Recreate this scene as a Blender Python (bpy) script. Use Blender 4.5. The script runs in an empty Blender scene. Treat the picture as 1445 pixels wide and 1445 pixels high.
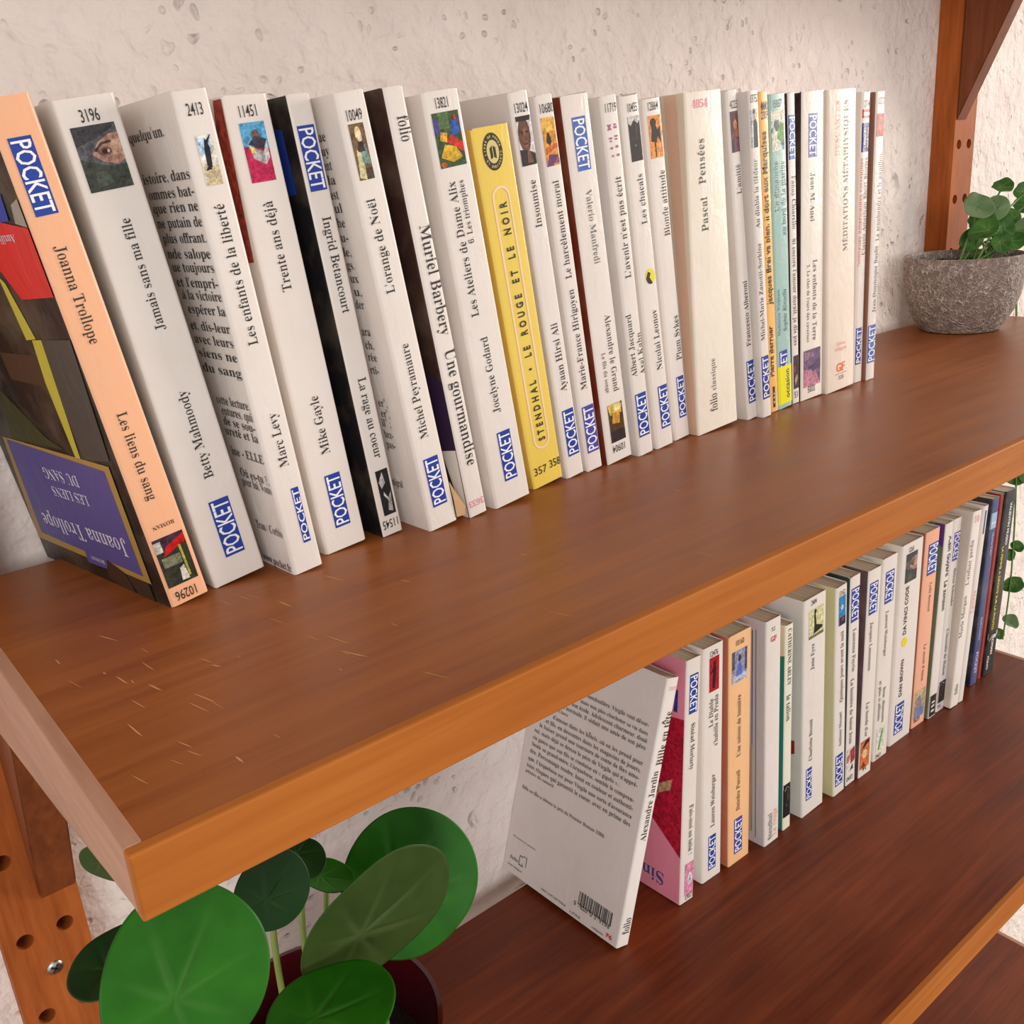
import bpy, bmesh, math, random, unicodedata
from mathutils import Vector, Matrix

# ---------------------------------------------------------------- camera, world, lights, exposure
C = bpy.context.scene.collection
SC = bpy.context.scene
MM = 0.001
cam = bpy.data.cameras.new('camera')
cam.sensor_fit = 'HORIZONTAL'; cam.sensor_width = 36.0; cam.lens = 36.0 * 1348.92 / 1445.0
cam.clip_start = 0.01; cam.clip_end = 50
camo = bpy.data.objects.new('camera', cam); C.objects.link(camo)
right = Vector((0.772462, -0.631053, -0.071234)); down = Vector((-0.259256, -0.210962, -0.942487)); fwd = Vector((0.579732, 0.746503, -0.326565))
M = Matrix((right, -down, -fwd)).transposed().to_4x4()
M.translation = Vector((0, 0, 0.142887))
camo.matrix_world = M
SC.camera = camo

world = bpy.data.worlds.new('world'); SC.world = world; world.use_nodes = True
bg = world.node_tree.nodes['Background']
bg.inputs[0].default_value = (1.0, 0.955, 0.915, 1); bg.inputs[1].default_value = 0.68

def area(name, loc, target, sx, sy, power, col):
    l = bpy.data.lights.new(name, 'AREA'); l.shape = 'RECTANGLE'; l.size = sx; l.size_y = sy; l.energy = power; l.color = col
    o = bpy.data.objects.new(name, l); C.objects.link(o); o.location = loc
    o.rotation_euler = (Vector(target) - Vector(loc)).to_track_quat('-Z', 'Y').to_euler()
    return o
area('window_light', (7.0, -2.2, 1.15), (0.45, 0.4, -0.05), 2.2, 2.2, 360, (1.0, 0.91, 0.80))
area('far_window_light', (-2.4, -3.6, 0.85), (0.4, 0.4, -0.15), 2.0, 1.6, 76, (0.97, 0.98, 1.0))
SC.view_settings.view_transform = 'Standard'; SC.view_settings.look = 'None'
SC.view_settings.gamma = 1.0; SC.view_settings.use_curve_mapping = False
SC.view_settings.exposure = 0.16

# ---------------------------------------------------------------- helpers
def lin(c):
    return tuple((v / 12.92 if v <= 0.04045 else ((v + 0.055) / 1.055) ** 2.4) for v in (x / 255.0 for x in c)) + (1.0,)

def obj(name, me, mats, parent=None):
    o = bpy.data.objects.new(name, me); C.objects.link(o)
    for m in (mats if isinstance(mats, (list, tuple)) else [mats]):
        me.materials.append(m)
    if parent is not None: o.parent = parent
    return o

def thing(name, label, cat, loc=(0, 0, 0), rot=(0, 0, 0), group=None):
    o = bpy.data.objects.new(name, None); C.objects.link(o)
    o.empty_display_size = 0.02
    o.location = loc; o.rotation_euler = rot
    o['label'] = label; o['category'] = cat
    if group: o['group'] = group
    return o

def mesh(name, verts, faces, smooth=False):
    me = bpy.data.meshes.new(name); me.from_pydata(verts, [], faces); me.update()
    if smooth:
        for p in me.polygons: p.use_smooth = True
    return me

def from_bm(name, bm, smooth=False):
    me = bpy.data.meshes.new(name); bm.normal_update(); bm.to_mesh(me); bm.free()
    if smooth:
        for p in me.polygons: p.use_smooth = True
    return me

def box_bm(x0, x1, y0, y1, z0, z1, bev=0.0, seg=2):
    bm = bmesh.new()
    bmesh.ops.create_cube(bm, size=1.0)
    for v in bm.verts:
        v.co = Vector(((x0 + x1) / 2 + v.co.x * (x1 - x0), (y0 + y1) / 2 + v.co.y * (y1 - y0), (z0 + z1) / 2 + v.co.z * (z1 - z0)))
    if bev > 0:
        bmesh.ops.bevel(bm, geom=bm.edges[:], offset=bev, segments=seg, affect='EDGES', profile=0.5)
    return bm

class NT:
    def __init__(s, name):
        s.m = bpy.data.materials.new(name); s.m.use_nodes = True
        s.t = s.m.node_tree; s.b = s.t.nodes['Principled BSDF']; s.tc = None
    def n(s, typ, **kw):
        nd = s.t.nodes.new(typ)
        for k, v in kw.items(): setattr(nd, k, v)
        return nd
    def l(s, a, b): s.t.links.new(a, b)
    def co(s, scale=(1, 1, 1), rot=(0, 0, 0), kind='Object'):
        if s.tc is None: s.tc = s.n('ShaderNodeTexCoord')
        mp = s.n('ShaderNodeMapping'); mp.inputs['Scale'].default_value = scale; mp.inputs['Rotation'].default_value = rot
        s.l(s.tc.outputs[kind], mp.inputs['Vector']); return mp.outputs[0]
    def noise(s, vec, scale, detail=4, rough=0.55, dist=0.0):
        nd = s.n('ShaderNodeTexNoise'); nd.inputs['Scale'].default_value = scale; nd.inputs['Detail'].default_value = detail
        nd.inputs['Roughness'].default_value = rough; nd.inputs['Distortion'].default_value = dist
        s.l(vec, nd.inputs['Vector']); return nd.outputs['Fac']
    def ramp(s, fac, stops):
        r = s.n('ShaderNodeValToRGB'); e = r.color_ramp.elements
        while len(e) < len(stops): e.new(0.5)
        for el, (p, c) in zip(e, stops): el.position = p; el.color = c if len(c) == 4 else lin(c)
        s.l(fac, r.inputs[0]); return r.outputs[0]
    def mix(s, fac, a, b, mode='MIX'):
        m = s.n('ShaderNodeMix', data_type='RGBA', blend_type=mode)
        for sock, v in ((m.inputs[0], fac), (m.inputs[6], a), (m.inputs[7], b)):
            if hasattr(v, 'is_linked') or hasattr(v, 'links'): s.l(v, sock)
            else: sock.default_value = v
        return m.outputs[2]
    def math(s, op, a, b=None, clamp=False):
        m = s.n('ShaderNodeMath', operation=op); m.use_clamp = clamp
        for sock, v in ((m.inputs[0], a), (m.inputs[1], b)):
            if v is None: continue
            if hasattr(v, 'links'): s.l(v, sock)
            else: sock.default_value = v
        return m.outputs[0]
    def bump(s, h, strength, dist, prev=None):
        b = s.n('ShaderNodeBump'); b.inputs['Strength'].default_value = strength; b.inputs['Distance'].default_value = dist
        s.l(h, b.inputs['Height'])
        if prev is not None: s.l(prev, b.inputs['Normal'])
        return b.outputs[0]
    def set(s, color=None, rough=None, normal=None, **kw):
        if color is not None:
            if hasattr(color, 'links'): s.l(color, s.b.inputs['Base Color'])
            else: s.b.inputs['Base Color'].default_value = color if len(color) == 4 else lin(color)
        if rough is not None:
            if hasattr(rough, 'links'): s.l(rough, s.b.inputs['Roughness'])
            else: s.b.inputs['Roughness'].default_value = rough
        if normal is not None: s.l(normal, s.b.inputs['Normal'])
        for k, v in kw.items(): s.b.inputs[k.replace('_', ' ')].default_value = v
        return s.m

# ---------------------------------------------------------------- materials
def wood(name, dark, mid, light, axis='x', rough=0.42, grain=1.0, scratch=False, coarse=1.0, spec=0.3):
    t = NT(name)
    sc = {'x': (4, 75, 75), 'z': (60, 60, 6), 'y': (60, 6, 60)}[axis]
    v = t.co(tuple(c * coarse for c in sc))
    a = t.noise(v, 1.6, 6, 0.6, 0.6); b = t.noise(v, 6.0, 3, 0.6)
    col = t.ramp(a, [(0.28, dark), (0.52, mid), (0.78, light)])
    col = t.mix(0.35 * grain, col, t.ramp(b, [(0.3, dark), (0.7, light)]))
    big = t.noise(t.co((9, 9, 9)), 1.0, 2)
    col = t.mix(0.25, col, t.ramp(big, [(0.3, dark), (0.7, light)]))
    if scratch:
        s1 = t.noise(t.co((420, 26, 60), (0, 0, 0.35)), 1.0, 2, 0.5)
        msk = t.ramp(t.noise(t.co((11, 11, 11)), 1.0, 2), [(0.48, (0, 0, 0, 1)), (0.62, (1, 1, 1, 1))])
        s2 = t.ramp(s1, [(0.72, (0, 0, 0, 1)), (0.78, (1, 1, 1, 1))])
        col = t.mix(t.math('MULTIPLY', t.math('MULTIPLY', s2, msk), 0.55), col, lin((190, 130, 75)))
    r = t.ramp(a, [(0.2, (rough - .06,) * 3 + (1,)), (0.8, (rough + .1,) * 3 + (1,))])
    return t.set(col, r, t.bump(a, 0.10, 0.0006), Specular_IOR_Level=spec)

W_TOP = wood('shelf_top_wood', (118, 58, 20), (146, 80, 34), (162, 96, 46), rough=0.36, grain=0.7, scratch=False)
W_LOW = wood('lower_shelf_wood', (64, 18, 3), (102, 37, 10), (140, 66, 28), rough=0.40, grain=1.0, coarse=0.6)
W_EDGE = wood('edge_wood', (152, 82, 28), (170, 98, 38), (186, 114, 50), rough=0.55, grain=0.6, spec=0.15)
W_END = wood('end_grain_wood', (150, 104, 80), (178, 130, 104), (196, 152, 126), axis='y', rough=0.6)
W_POST = wood('post_wood', (124, 58, 22), (160, 82, 36), (190, 108, 52), axis='z', rough=0.6, spec=0.1)
W_BRACKET = wood('bracket_wood', (88, 40, 18), (122, 60, 28), (150, 82, 38), axis='z', rough=0.5)

YW_ = 0.4575
t = NT('plaster')
v = t.co()
n1 = t.noise(v, 100, 2, 0.45, 0.2); n2 = t.noise(v, 22, 3, 0.5); n3 = t.noise(v, 330, 2, 0.5)
lump = t.ramp(n1, [(0.36, (0, 0, 0, 1)), (0.60, (1, 1, 1, 1))])
vo = t.n('ShaderNodeTexVoronoi'); vo.inputs['Scale'].default_value = 115; vo.inputs['Randomness'].default_value = 1.0
wv = t.n('ShaderNodeVectorMath', operation='ADD'); t.l(v, wv.inputs[0])
nv = t.n('ShaderNodeTexNoise'); nv.inputs['Scale'].default_value = 40; t.l(v, nv.inputs['Vector'])
sv = t.n('ShaderNodeVectorMath', operation='SCALE'); sv.inputs['Scale'].default_value = 0.026; t.l(nv.outputs['Color'], sv.inputs[0]); t.l(sv.outputs[0], wv.inputs[1])
t.l(wv.outputs[0], vo.inputs['Vector'])
pit = t.ramp(vo.outputs['Distance'], [(0.05, (0, 0, 0, 1)), (0.28, (1, 1, 1, 1))])
pmask = t.ramp(t.noise(v, 38, 2), [(0.47, (0, 0, 0, 1)), (0.60, (1, 1, 1, 1))])
pith = t.math('SUBTRACT', 1.0, t.math('MULTIPLY', t.math('SUBTRACT', 1.0, pit), pmask))
hgt = t.math('ADD', t.math('MULTIPLY', lump, 0.13), t.math('ADD', t.math('MULTIPLY', n2, 0.9), t.math('ADD', t.math('MULTIPLY', n3, 0.10), t.math('MULTIPLY', pith, 0.40))))
def dent(p, r, d, hh):
    vd = t.n('ShaderNodeVectorMath', operation='DISTANCE'); t.l(wv.outputs[0], vd.inputs[0]); vd.inputs[1].default_value = (p[0] + 0.009, p[1] + 0.009, p[2] + 0.009)
    return t.math('SUBTRACT', hh, t.math('MULTIPLY', t.math('SUBTRACT', 1.0, t.ramp(t.math('DIVIDE', vd.outputs['Value'], r), [(0.35, (0, 0, 0, 1)), (1.0, (1, 1, 1, 1))])), d))
for p_, r_, d_ in (((0.793, YW_, 0.118), 0.010, 0.9), ((0.103, YW_, -0.2065), 0.013, 0.9), ((0.095, YW_, -0.184), 0.010, 0.6), ((0.309, YW_, -0.262), 0.006, 0.6)):
    hgt = dent(p_, r_, d_, hgt)
col = t.ramp(n2, [(0.3, (230, 216, 208)), (0.7, (240, 228, 220))])
PLASTER = t.set(col, 0.9, t.bump(hgt, 0.85, 0.007))

def attr_mat(name, rough, bump, bscale, age):
    t = NT(name)
    at = t.n('ShaderNodeVertexColor'); at.layer_name = 'Col'
    col = at.outputs['Color']
    v = t.co()
    if age:
        big = t.noise(v, 38, 4)
        col = t.mix(t.math('MULTIPLY', t.ramp(big, [(0.45, (0, 0, 0, 1)), (0.8, (1, 1, 1, 1))]), 0.18), col, lin((196, 176, 146)))
    n = t.noise(v, bscale, 4, 0.6, 0.5)
    n2 = t.noise(t.co((1, 1, 0.5)), bscale * 0.35, 3, 0.6, 1.0)
    h = t.math('ADD', t.math('MULTIPLY', n, 0.35), n2)
    return t.set(col, rough, t.bump(h, bump, 0.0012), Specular_IOR_Level=0.35)
CARD = attr_mat('glossy_card', 0.30, 0.32, 210, True)
INK = attr_mat('printed_ink', 0.36, 0.32, 210, False)

def photo_mat(name):
    t = NT(name); at = t.n('ShaderNodeVertexColor'); at.layer_name = 'Col'; v = t.co()
    n = t.noise(v, 900, 4, 0.65, 0.8); n2 = t.noise(v, 320, 3, 0.6, 0.6)
    f = t.ramp(t.math('MULTIPLY', t.math('ADD', n, n2), 0.5), [(0.36, (0.32, 0.32, 0.32, 1)), (0.64, (1.45, 1.45, 1.45, 1))])
    return t.set(t.mix(1.0, at.outputs['Color'], f, 'MULTIPLY'), 0.42, Specular_IOR_Level=0.25)
PHOTO = photo_mat('printed_picture')
t = NT('paper_pages')
v = t.co((2600, 3, 3)); n = t.noise(v, 1.0, 2)
PAGES = t.set(t.ramp(n, [(0.3, (176, 158, 130)), (0.7, (214, 198, 170))]), 0.85, t.bump(n, 0.4, 0.0004))
t = NT('old_pages')
n = t.noise(t.co((2600, 3, 3)), 1.0, 2)
PAGES_OLD = t.set(t.ramp(n, [(0.3, (150, 118, 78)), (0.7, (190, 154, 106))]), 0.85, t.bump(n, 0.4, 0.0004))

# ---------------------------------------------------------------- room and shelving
YW = 0.4575
def struct(name, me, m):
    o = obj(name, me, m); o['kind'] = 'structure'; return o
w = struct('wall_back', from_bm('wall_back', box_bm(-1.6, 3.2, YW, YW + 0.12, -1.30, 1.5)), PLASTER)
t = NT('floor_boards'); n = t.noise(t.co((2, 14, 2)), 2, 4)
struct('floor', from_bm('floor', box_bm(-1.6, 3.2, -2.4, YW, -1.36, -1.30)), t.set(t.ramp(n, [(0.3, (104, 78, 56)), (0.7, (140, 108, 80))]), 0.6))

X0, X1, YF, YB = 0.0392, 0.868, 0.2065, 0.4365
def shelf(z, label, topmat):
    s = thing('shelf_board', label, 'shelf', ((X0 + X1) / 2, (YF + YB) / 2, z - 0.019), group='wooden shelf boards on the wall')
    cx, cy = (X0 + X1) / 2, (YF + YB) / 2
    def part(name, x0, x1, y0, y1, z0, z1, m, bev=0.0012):
        bm = box_bm(x0 - cx, x1 - cx, y0 - cy, y1 - cy, z0 + 0.019, z1 + 0.019, bev)
        return obj(name, from_bm(name, bm), m, s)
    part('board', X0 + 0.0042, X1 - 0.0042, YF + 0.0032, YB, -0.019, 0, topmat, 0.0003)
    part('front_edge', X0, X1, YF, YF + 0.0042, -0.0192, 0.0001, W_EDGE, 0.0007)
    part('end_strip', X0, X0 + 0.005, YF + 0.0036, YB, -0.019, 0.0001, W_END, 0.0006)
    part('end_strip', X1 - 0.005, X1, YF + 0.0036, YB, -0.019, 0.0001, W_END, 0.0006)
    return s
SH = shelf(0.0, 'brown wooden shelf board holding the long row of paperbacks and the stone bowl', W_TOP)
rs = random.Random(5); sv_, sf_ = [], []
for k in range(46):
    x = 0.05 + abs(rs.gauss(0, 0.07)); y = 0.225 + rs.random() * 0.11
    if rs.random() < 0.3: x = 0.05 + rs.random() * 0.5
    L = rs.uniform(0.002, 0.013); w_ = rs.uniform(0.00012, 0.00042); a = math.radians(90 + rs.gauss(14, 5)); dx, dy = math.cos(a), math.sin(a)
    o_ = len(sv_); cx, cy = x - (X0 + X1) / 2, y - (YF + YB) / 2
    for u, q in ((-1, 0), (-.3, 1), (.5, .7), (1, 0), (.4, -.8), (-.5, -.6)): sv_.append((cx + dx * u * L / 2 - dy * q * w_, cy + dy * u * L / 2 + dx * q * w_, 0.01905))
    sf_.append(tuple(range(o_, o_ + 6))[::-1])
sc_ = obj('scratch_marks', mesh('scratch_marks', sv_, sf_), NT('bare_wood_scratch').set((196, 138, 84), 0.7), SH); sc_['kind'] = 'stuff'
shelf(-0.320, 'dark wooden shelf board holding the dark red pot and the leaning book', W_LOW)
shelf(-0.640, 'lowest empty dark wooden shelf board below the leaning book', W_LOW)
shelf(0.324, 'highest wooden shelf board above the stone bowl with a leafy plant', W_TOP)

HOLE = NT('hole_wood').set((70, 42, 24), 0.8)
STEEL = NT('zinc_steel').set((190, 186, 180), 0.3, Metallic=1.0)
def upright(x0, x1, zoff, label, screw):
    y0, y1 = 0.437, 0.4572
    u = thing('shelf_upright', label, 'upright', ((x0 + x1) / 2, (y0 + y1) / 2, -1.299), group='drilled wooden shelf uprights')
    bm = bmesh.new(); w = (x1 - x0); px = w / 2; pz = 0.045; rh = 0.0039; n = 24
    zb = zoff - pz * 27; zs = [zb + pz * i for i in range(41)]
    vc = {}
    def V(x, y, z):
        k = (round(x, 6), round(y, 6), round(z, 6))
        if k not in vc: vc[k] = bm.verts.new((x, y - (y0 + y1) / 2, z + 1.299))
        return vc[k]
    dep = 0.012
    for z in zs[:-1]:
        for c in range(2):
            cx = -w / 2 + px * (c + 0.5); cz = z + pz / 2; cc = cx * 0.98
            sq, ci, cb = [], [], []
            for k in range(n):
                a = 2 * math.pi * (k + 0.5) / n; dx, dz = math.cos(a), math.sin(a)
                m = min((px / 2) / max(abs(dx), 1e-9), (pz / 2) / max(abs(dz), 1e-9))
                sq.append((cx + dx * m, cz + dz * m)); ci.append((cc + rh * dx, cz + rh * dz))
            cor = [(cx + px / 2 * sx, cz + pz / 2 * sz) for sx, sz in ((1, 1), (-1, 1), (-1, -1), (1, -1))]
            for k in range(n):
                k2 = (k + 1) % n
                f = [V(ci[k][0], y0, ci[k][1]), V(ci[k2][0], y0, ci[k2][1]), V(sq[k2][0], y0, sq[k2][1])]
                a0, a1 = sq[k], sq[k2]
                if abs(a0[0] - a1[0]) > 1e-6 and abs(a0[1] - a1[1]) > 1e-6:
                    q = min(cor, key=lambda c_: abs(c_[0] - a0[0]) + abs(c_[1] - a0[1]) + abs(c_[0] - a1[0]) + abs(c_[1] - a1[1]))
                    f.append(V(q[0], y0, q[1]))
                f.append(V(a0[0], y0, a0[1]))
                bm.faces.new(f)
                g = bm.faces.new([V(ci[k2][0], y0, ci[k2][1]), V(ci[k][0], y0, ci[k][1]), V(ci[k][0], y0 + dep, ci[k][1]), V(ci[k2][0], y0 + dep, ci[k2][1])])
                g.material_index = 0
            g = bm.faces.new([V(c_[0], y0 + dep, c_[1]) for c_ in ci]); g.material_index = 1
    a, b = zs[0], zs[-1]
    for xs in (-w / 2, w / 2):
        bm.faces.new([V(xs, y0, a), V(xs, y0, b), V(xs, y1, b), V(xs, y1, a)])
    bm.faces.new([V(-w / 2, y0, b), V(w / 2, y0, b), V(w / 2, y1, b), V(-w / 2, y1, b)])
    bm.faces.new([V(-w / 2, y0, a), V(w / 2, y0, a), V(w / 2, y1, a), V(-w / 2, y1, a)])
    bm.faces.new([V(-w / 2, y1, a), V(w / 2, y1, a), V(w / 2, y1, b), V(-w / 2, y1, b)])
    bmesh.ops.recalc_face_normals(bm, faces=bm.faces[:])
    obj('post', from_bm('post', bm), [W_POST, HOLE], u)
    if screw is not None:
        sbm = bmesh.new(); rs = 0.0038; seg = 28
        prof = [(rs, 0.0), (rs * 0.95, -0.0007), (rs * 0.6, -0.0012), (0.0, -0.0014)]
        rings = []
        for r_, yy in prof[:-1]:
            rings.append([sbm.verts.new((r_ * math.cos(2 * math.pi * k / seg), yy, r_ * math.sin(2 * math.pi * k / seg))) for k in range(seg)])
        cv = sbm.verts.new((0, prof[-1][1], 0))
        for r0, r1 in zip(rings, rings[1:]):
            for k in range(seg): sbm.faces.new((r0[k], r0[(k + 1) % seg], r1[(k + 1) % seg], r1[k]))
        for k in range(seg): sbm.faces.new((rings[-1][k], rings[-1][(k + 1) % seg], cv))
        so = obj('screw', from_bm('screw', sbm, True), STEEL, u)
        so.location = (0.0, y0 - (y0 + y1) / 2 + 0.0002, screw + 1.299)
        DARK = NT('screw_slot').set((30, 28, 26), 0.6)
        for r in (0.6, 0.6 + math.pi / 2):
            bm = box_bm(-0.0024, 0.0024, -0.0016, -0.0009, -0.00045, 0.00045)
            bmesh.ops.rotate(bm, verts=bm.verts, cent=(0, 0, 0), matrix=Matrix.Rotation(r, 3, 'Y'))
            obj('cross_slot', from_bm('cross_slot', bm), DARK, so)
    return u
upright(0.022, 0.0585, -0.1555, 'drilled wooden wall upright with a steel screw beside the round green leaves', -0.199)
upright(0.845, 0.880, -0.0575 + 0.045, 'drilled wooden wall upright behind the stone bowl', None)

def prism(name, x0, x1, yz, m, parent, bev=0.0008):
    bm = bmesh.new()
    a = [bm.verts.new((x0, y, z)) for y, z in yz]; b = [bm.verts.new((x1, y, z)) for y, z in yz]
    n = len(yz); bm.faces.new(a); bm.faces.new(b[::-1])
    for k in range(n): bm.faces.new((a[k], b[k], b[(k + 1) % n], a[(k + 1) % n]))
    bmesh.ops.recalc_face_normals(bm, faces=bm.faces[:])
    if bev: bmesh.ops.bevel(bm, geom=bm.edges[:], offset=bev, segments=2, affect='EDGES')
    return obj(name, from_bm(name, bm), m, parent)
def bracket(x0, x1, ax0, ax1, zs, label, mg=W_BRACKET):
    t = thing('shelf_bracket', label, 'bracket', (0, 0, 0), group='wooden shelf brackets')
    t.location = ((x0 + x1) / 2, 0.437, zs - 0.16)
    ox, oy, oz = t.location
    prism('gusset', x0 - ox, x1 - ox, [(y - oy, zs + z - oz) for y, z in ((0.4368, -0.160), (0.385, -0.0478), (0.4368, -0.0548))], mg, t)
    prism('support_arm', ax0 - ox, ax1 - ox, [(y - oy, zs + z - oz) for y, z in ((0.4368, -0.0544), (0.386, -0.0474), (0.292, -0.0335), (0.216, -0.0205), (0.216, -0.0192), (0.4368, -0.0192))], W_END, t)
bracket(0.0418, 0.0585, X0 + 0.0004, 0.0585, 0.0, 'dark wooden bracket under the long shelf beside the round green leaves')
bracket(0.8462, 0.8620, 0.8462, 0.8668, 0.324, 'dark wooden bracket above the leafy plant in the stone bowl')
bracket(0.8462, 0.8620, 0.8462, 0.8668, 0.0, 'wooden bracket under the stone bowl end of the long shelf')
bracket(0.0418, 0.0585, X0 + 0.0004, 0.0585, -0.320, 'wooden bracket under the dark red pot end of the lower shelf')
bracket(0.8462, 0.8620, 0.8462, 0.8668, -0.320, 'wooden bracket under the black book end of the lower shelf')

# ---------------------------------------------------------------- lettering
_cur = bpy.data.curves.new('lettering', 'FONT'); _cur.resolution_u = 2
_to = bpy.data.objects.new('lettering', _cur); C.objects.link(_to)
STY = {'s': 0.0, 'b': 0.022, 'n': 0.006, 'l': 0.0, 'i': 0.0, 'p': 0.010, 'x': 0.034}
def enc(c, st):
    if st in ('s', 'l'):
        if 'A' <= c <= 'Z': return chr(0x1D400 + ord(c) - 65)
        if 'a' <= c <= 'z': return chr(0x1D41A + ord(c) - 97)
        if '0' <= c <= '9': return chr(0x1D7CE + ord(c) - 48)
    if st == 'i' and c != 'h':
        if 'A' <= c <= 'Z': return chr(0x1D434 + ord(c) - 65)
        if 'a' <= c <= 'z': return chr(0x1D44E + ord(c) - 97)
    return c
def _eval(body, off):
    _cur.body = body; _cur.offset = off
    dg = bpy.context.evaluated_depsgraph_get(); dg.update()
    ev = _to.evaluated_get(dg); me = ev.to_mesh()
    vs = [(v.co.x, v.co.y) for v in me.vertices]; fs = [tuple(p.vertices) for p in me.polygons]
    ev.to_mesh_clear(); return vs, fs
def thin(vs, fs, amt):
    """narrow the upright strokes of a glyph, leaving the hairlines"""
    cnt = {}
    for f in fs:
        for i in range(len(f)):
            e = (f[i], f[(i + 1) % len(f)]); cnt[e] = 1
    nx = {}; 
    ar = sum((vs[f[0]][0] * (vs[f[1]][1] - vs[f[2]][1]) + vs[f[1]][0] * (vs[f[2]][1] - vs[f[0]][1]) + vs[f[2]][0] * (vs[f[0]][1] - vs[f[1]][1])) for f in fs)
    sg = 1 if ar > 0 else -1
    for (i, j) in cnt:
        if (j, i) in cnt: continue
        dx, dy = vs[j][0] - vs[i][0], vs[j][1] - vs[i][1]; l = math.hypot(dx, dy) or 1
        for k in (i, j):
            q = nx.setdefault(k, [0, 0]); q[0] += sg * dy; q[1] -= sg * dx
    out = []
    for k, (x, y) in enumerate(vs):
        if k in nx:
            a, b = nx[k]; l = math.hypot(a, b)
            if l > 1e-9:
                c = a / l; x -= amt * c * abs(c)
        out.append((x, y))
    return out
_G = {}
def glyph(c, st):
    k = (c, st)
    if k not in _G:
        if c == ' ': _G[k] = ([], [], 0.95 if st == 'x' else 0.28)
        else:
            off = STY[st]; e = enc(c, st)
            vs, fs = _eval(e, off); v2, _ = _eval(e + 'H', off); v1, _ = _eval('H', off)
            adv = max(v[0] for v in v2) - max(v[0] for v in v1)
            if st in ('s', 'l'):
                vs = thin(vs, fs, 0.017); adv -= 0.012
            if st == 'x': adv += 0.42
            _G[k] = (vs, fs, adv)
    return _G[k]
ACC = {'\u0301': '´', '\u0300': '`', '\u0302': '^', '\u0308': '¨'}
def layout(text, st):
    """-> verts, faces, width; cap height about 0.7"""
    V, F, x = [], [], 0.0
    out = []
    for ch in text:
        d = unicodedata.normalize('NFD', ch)
        if ch == 'œ': out += [('o', None), ('e', None)]
        else: out.append((d[0], d[1] if len(d) > 1 else None))
    for c, a in out:
        vs, fs, adv = glyph(c, st)
        o = len(V); V += [(p[0] + x, p[1]) for p in vs]; F += [tuple(i + o for i in f) for f in fs]
        if a in ACC and c != 'i' and vs:
            av, af, _ = glyph(ACC[a], 'p')
            bx = (min(p[0] for p in vs) + max(p[0] for p in vs)) / 2; top = max(p[1] for p in vs)
            ax = (min(p[0] for p in av) + max(p[0] for p in av)) / 2; ab = min(p[1] for p in av)
            o = len(V); V += [(p[0] - ax + bx + x, p[1] - ab + top + 0.04) for p in av]; F += [tuple(i + o for i in f) for f in af]
        x += adv
    return V, F, x

# ---------------------------------------------------------------- ink colours
COL = {'k': (56, 50, 46), 'k2': (74, 66, 60), 'w': (240, 236, 230), 'grey': (70, 66, 60), 'grey2': (110, 102, 96), 'grey3': (104, 106, 110),
 'pink': (226, 120, 140), 'pinkp': (236, 170, 160), 'red': (206, 44, 40), 'red2': (176, 40, 36), 'redtxt': (224, 110, 100), 'orange': (236, 112, 52), 'orange2': (214, 134, 66),
 'logo': (36, 64, 152), 'vlogo': (72, 70, 158), 'plogo': (62, 96, 172), 'lil': (206, 200, 214), 'gold': (164, 130, 66), 'purple': (84, 76, 132), 'dpurple': (52, 32, 62),
 'brown': (70, 52, 38), 'dbrown': (58, 44, 34), 'olive': (62, 62, 34), 'pale': (150, 142, 128), 'postyellow': (186, 172, 62), 'rust': (158, 62, 48), 'white': (226, 216, 206),
 'peach': (226, 184, 158), 'crimson': (176, 24, 52), 'tan': (196, 160, 120), 'navyt': (48, 70, 130), 'teal': (30, 116, 106), 'violet': (100, 60, 130), 'yel': (222, 206, 40)}
COL['paper'] = (226, 217, 209)

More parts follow.
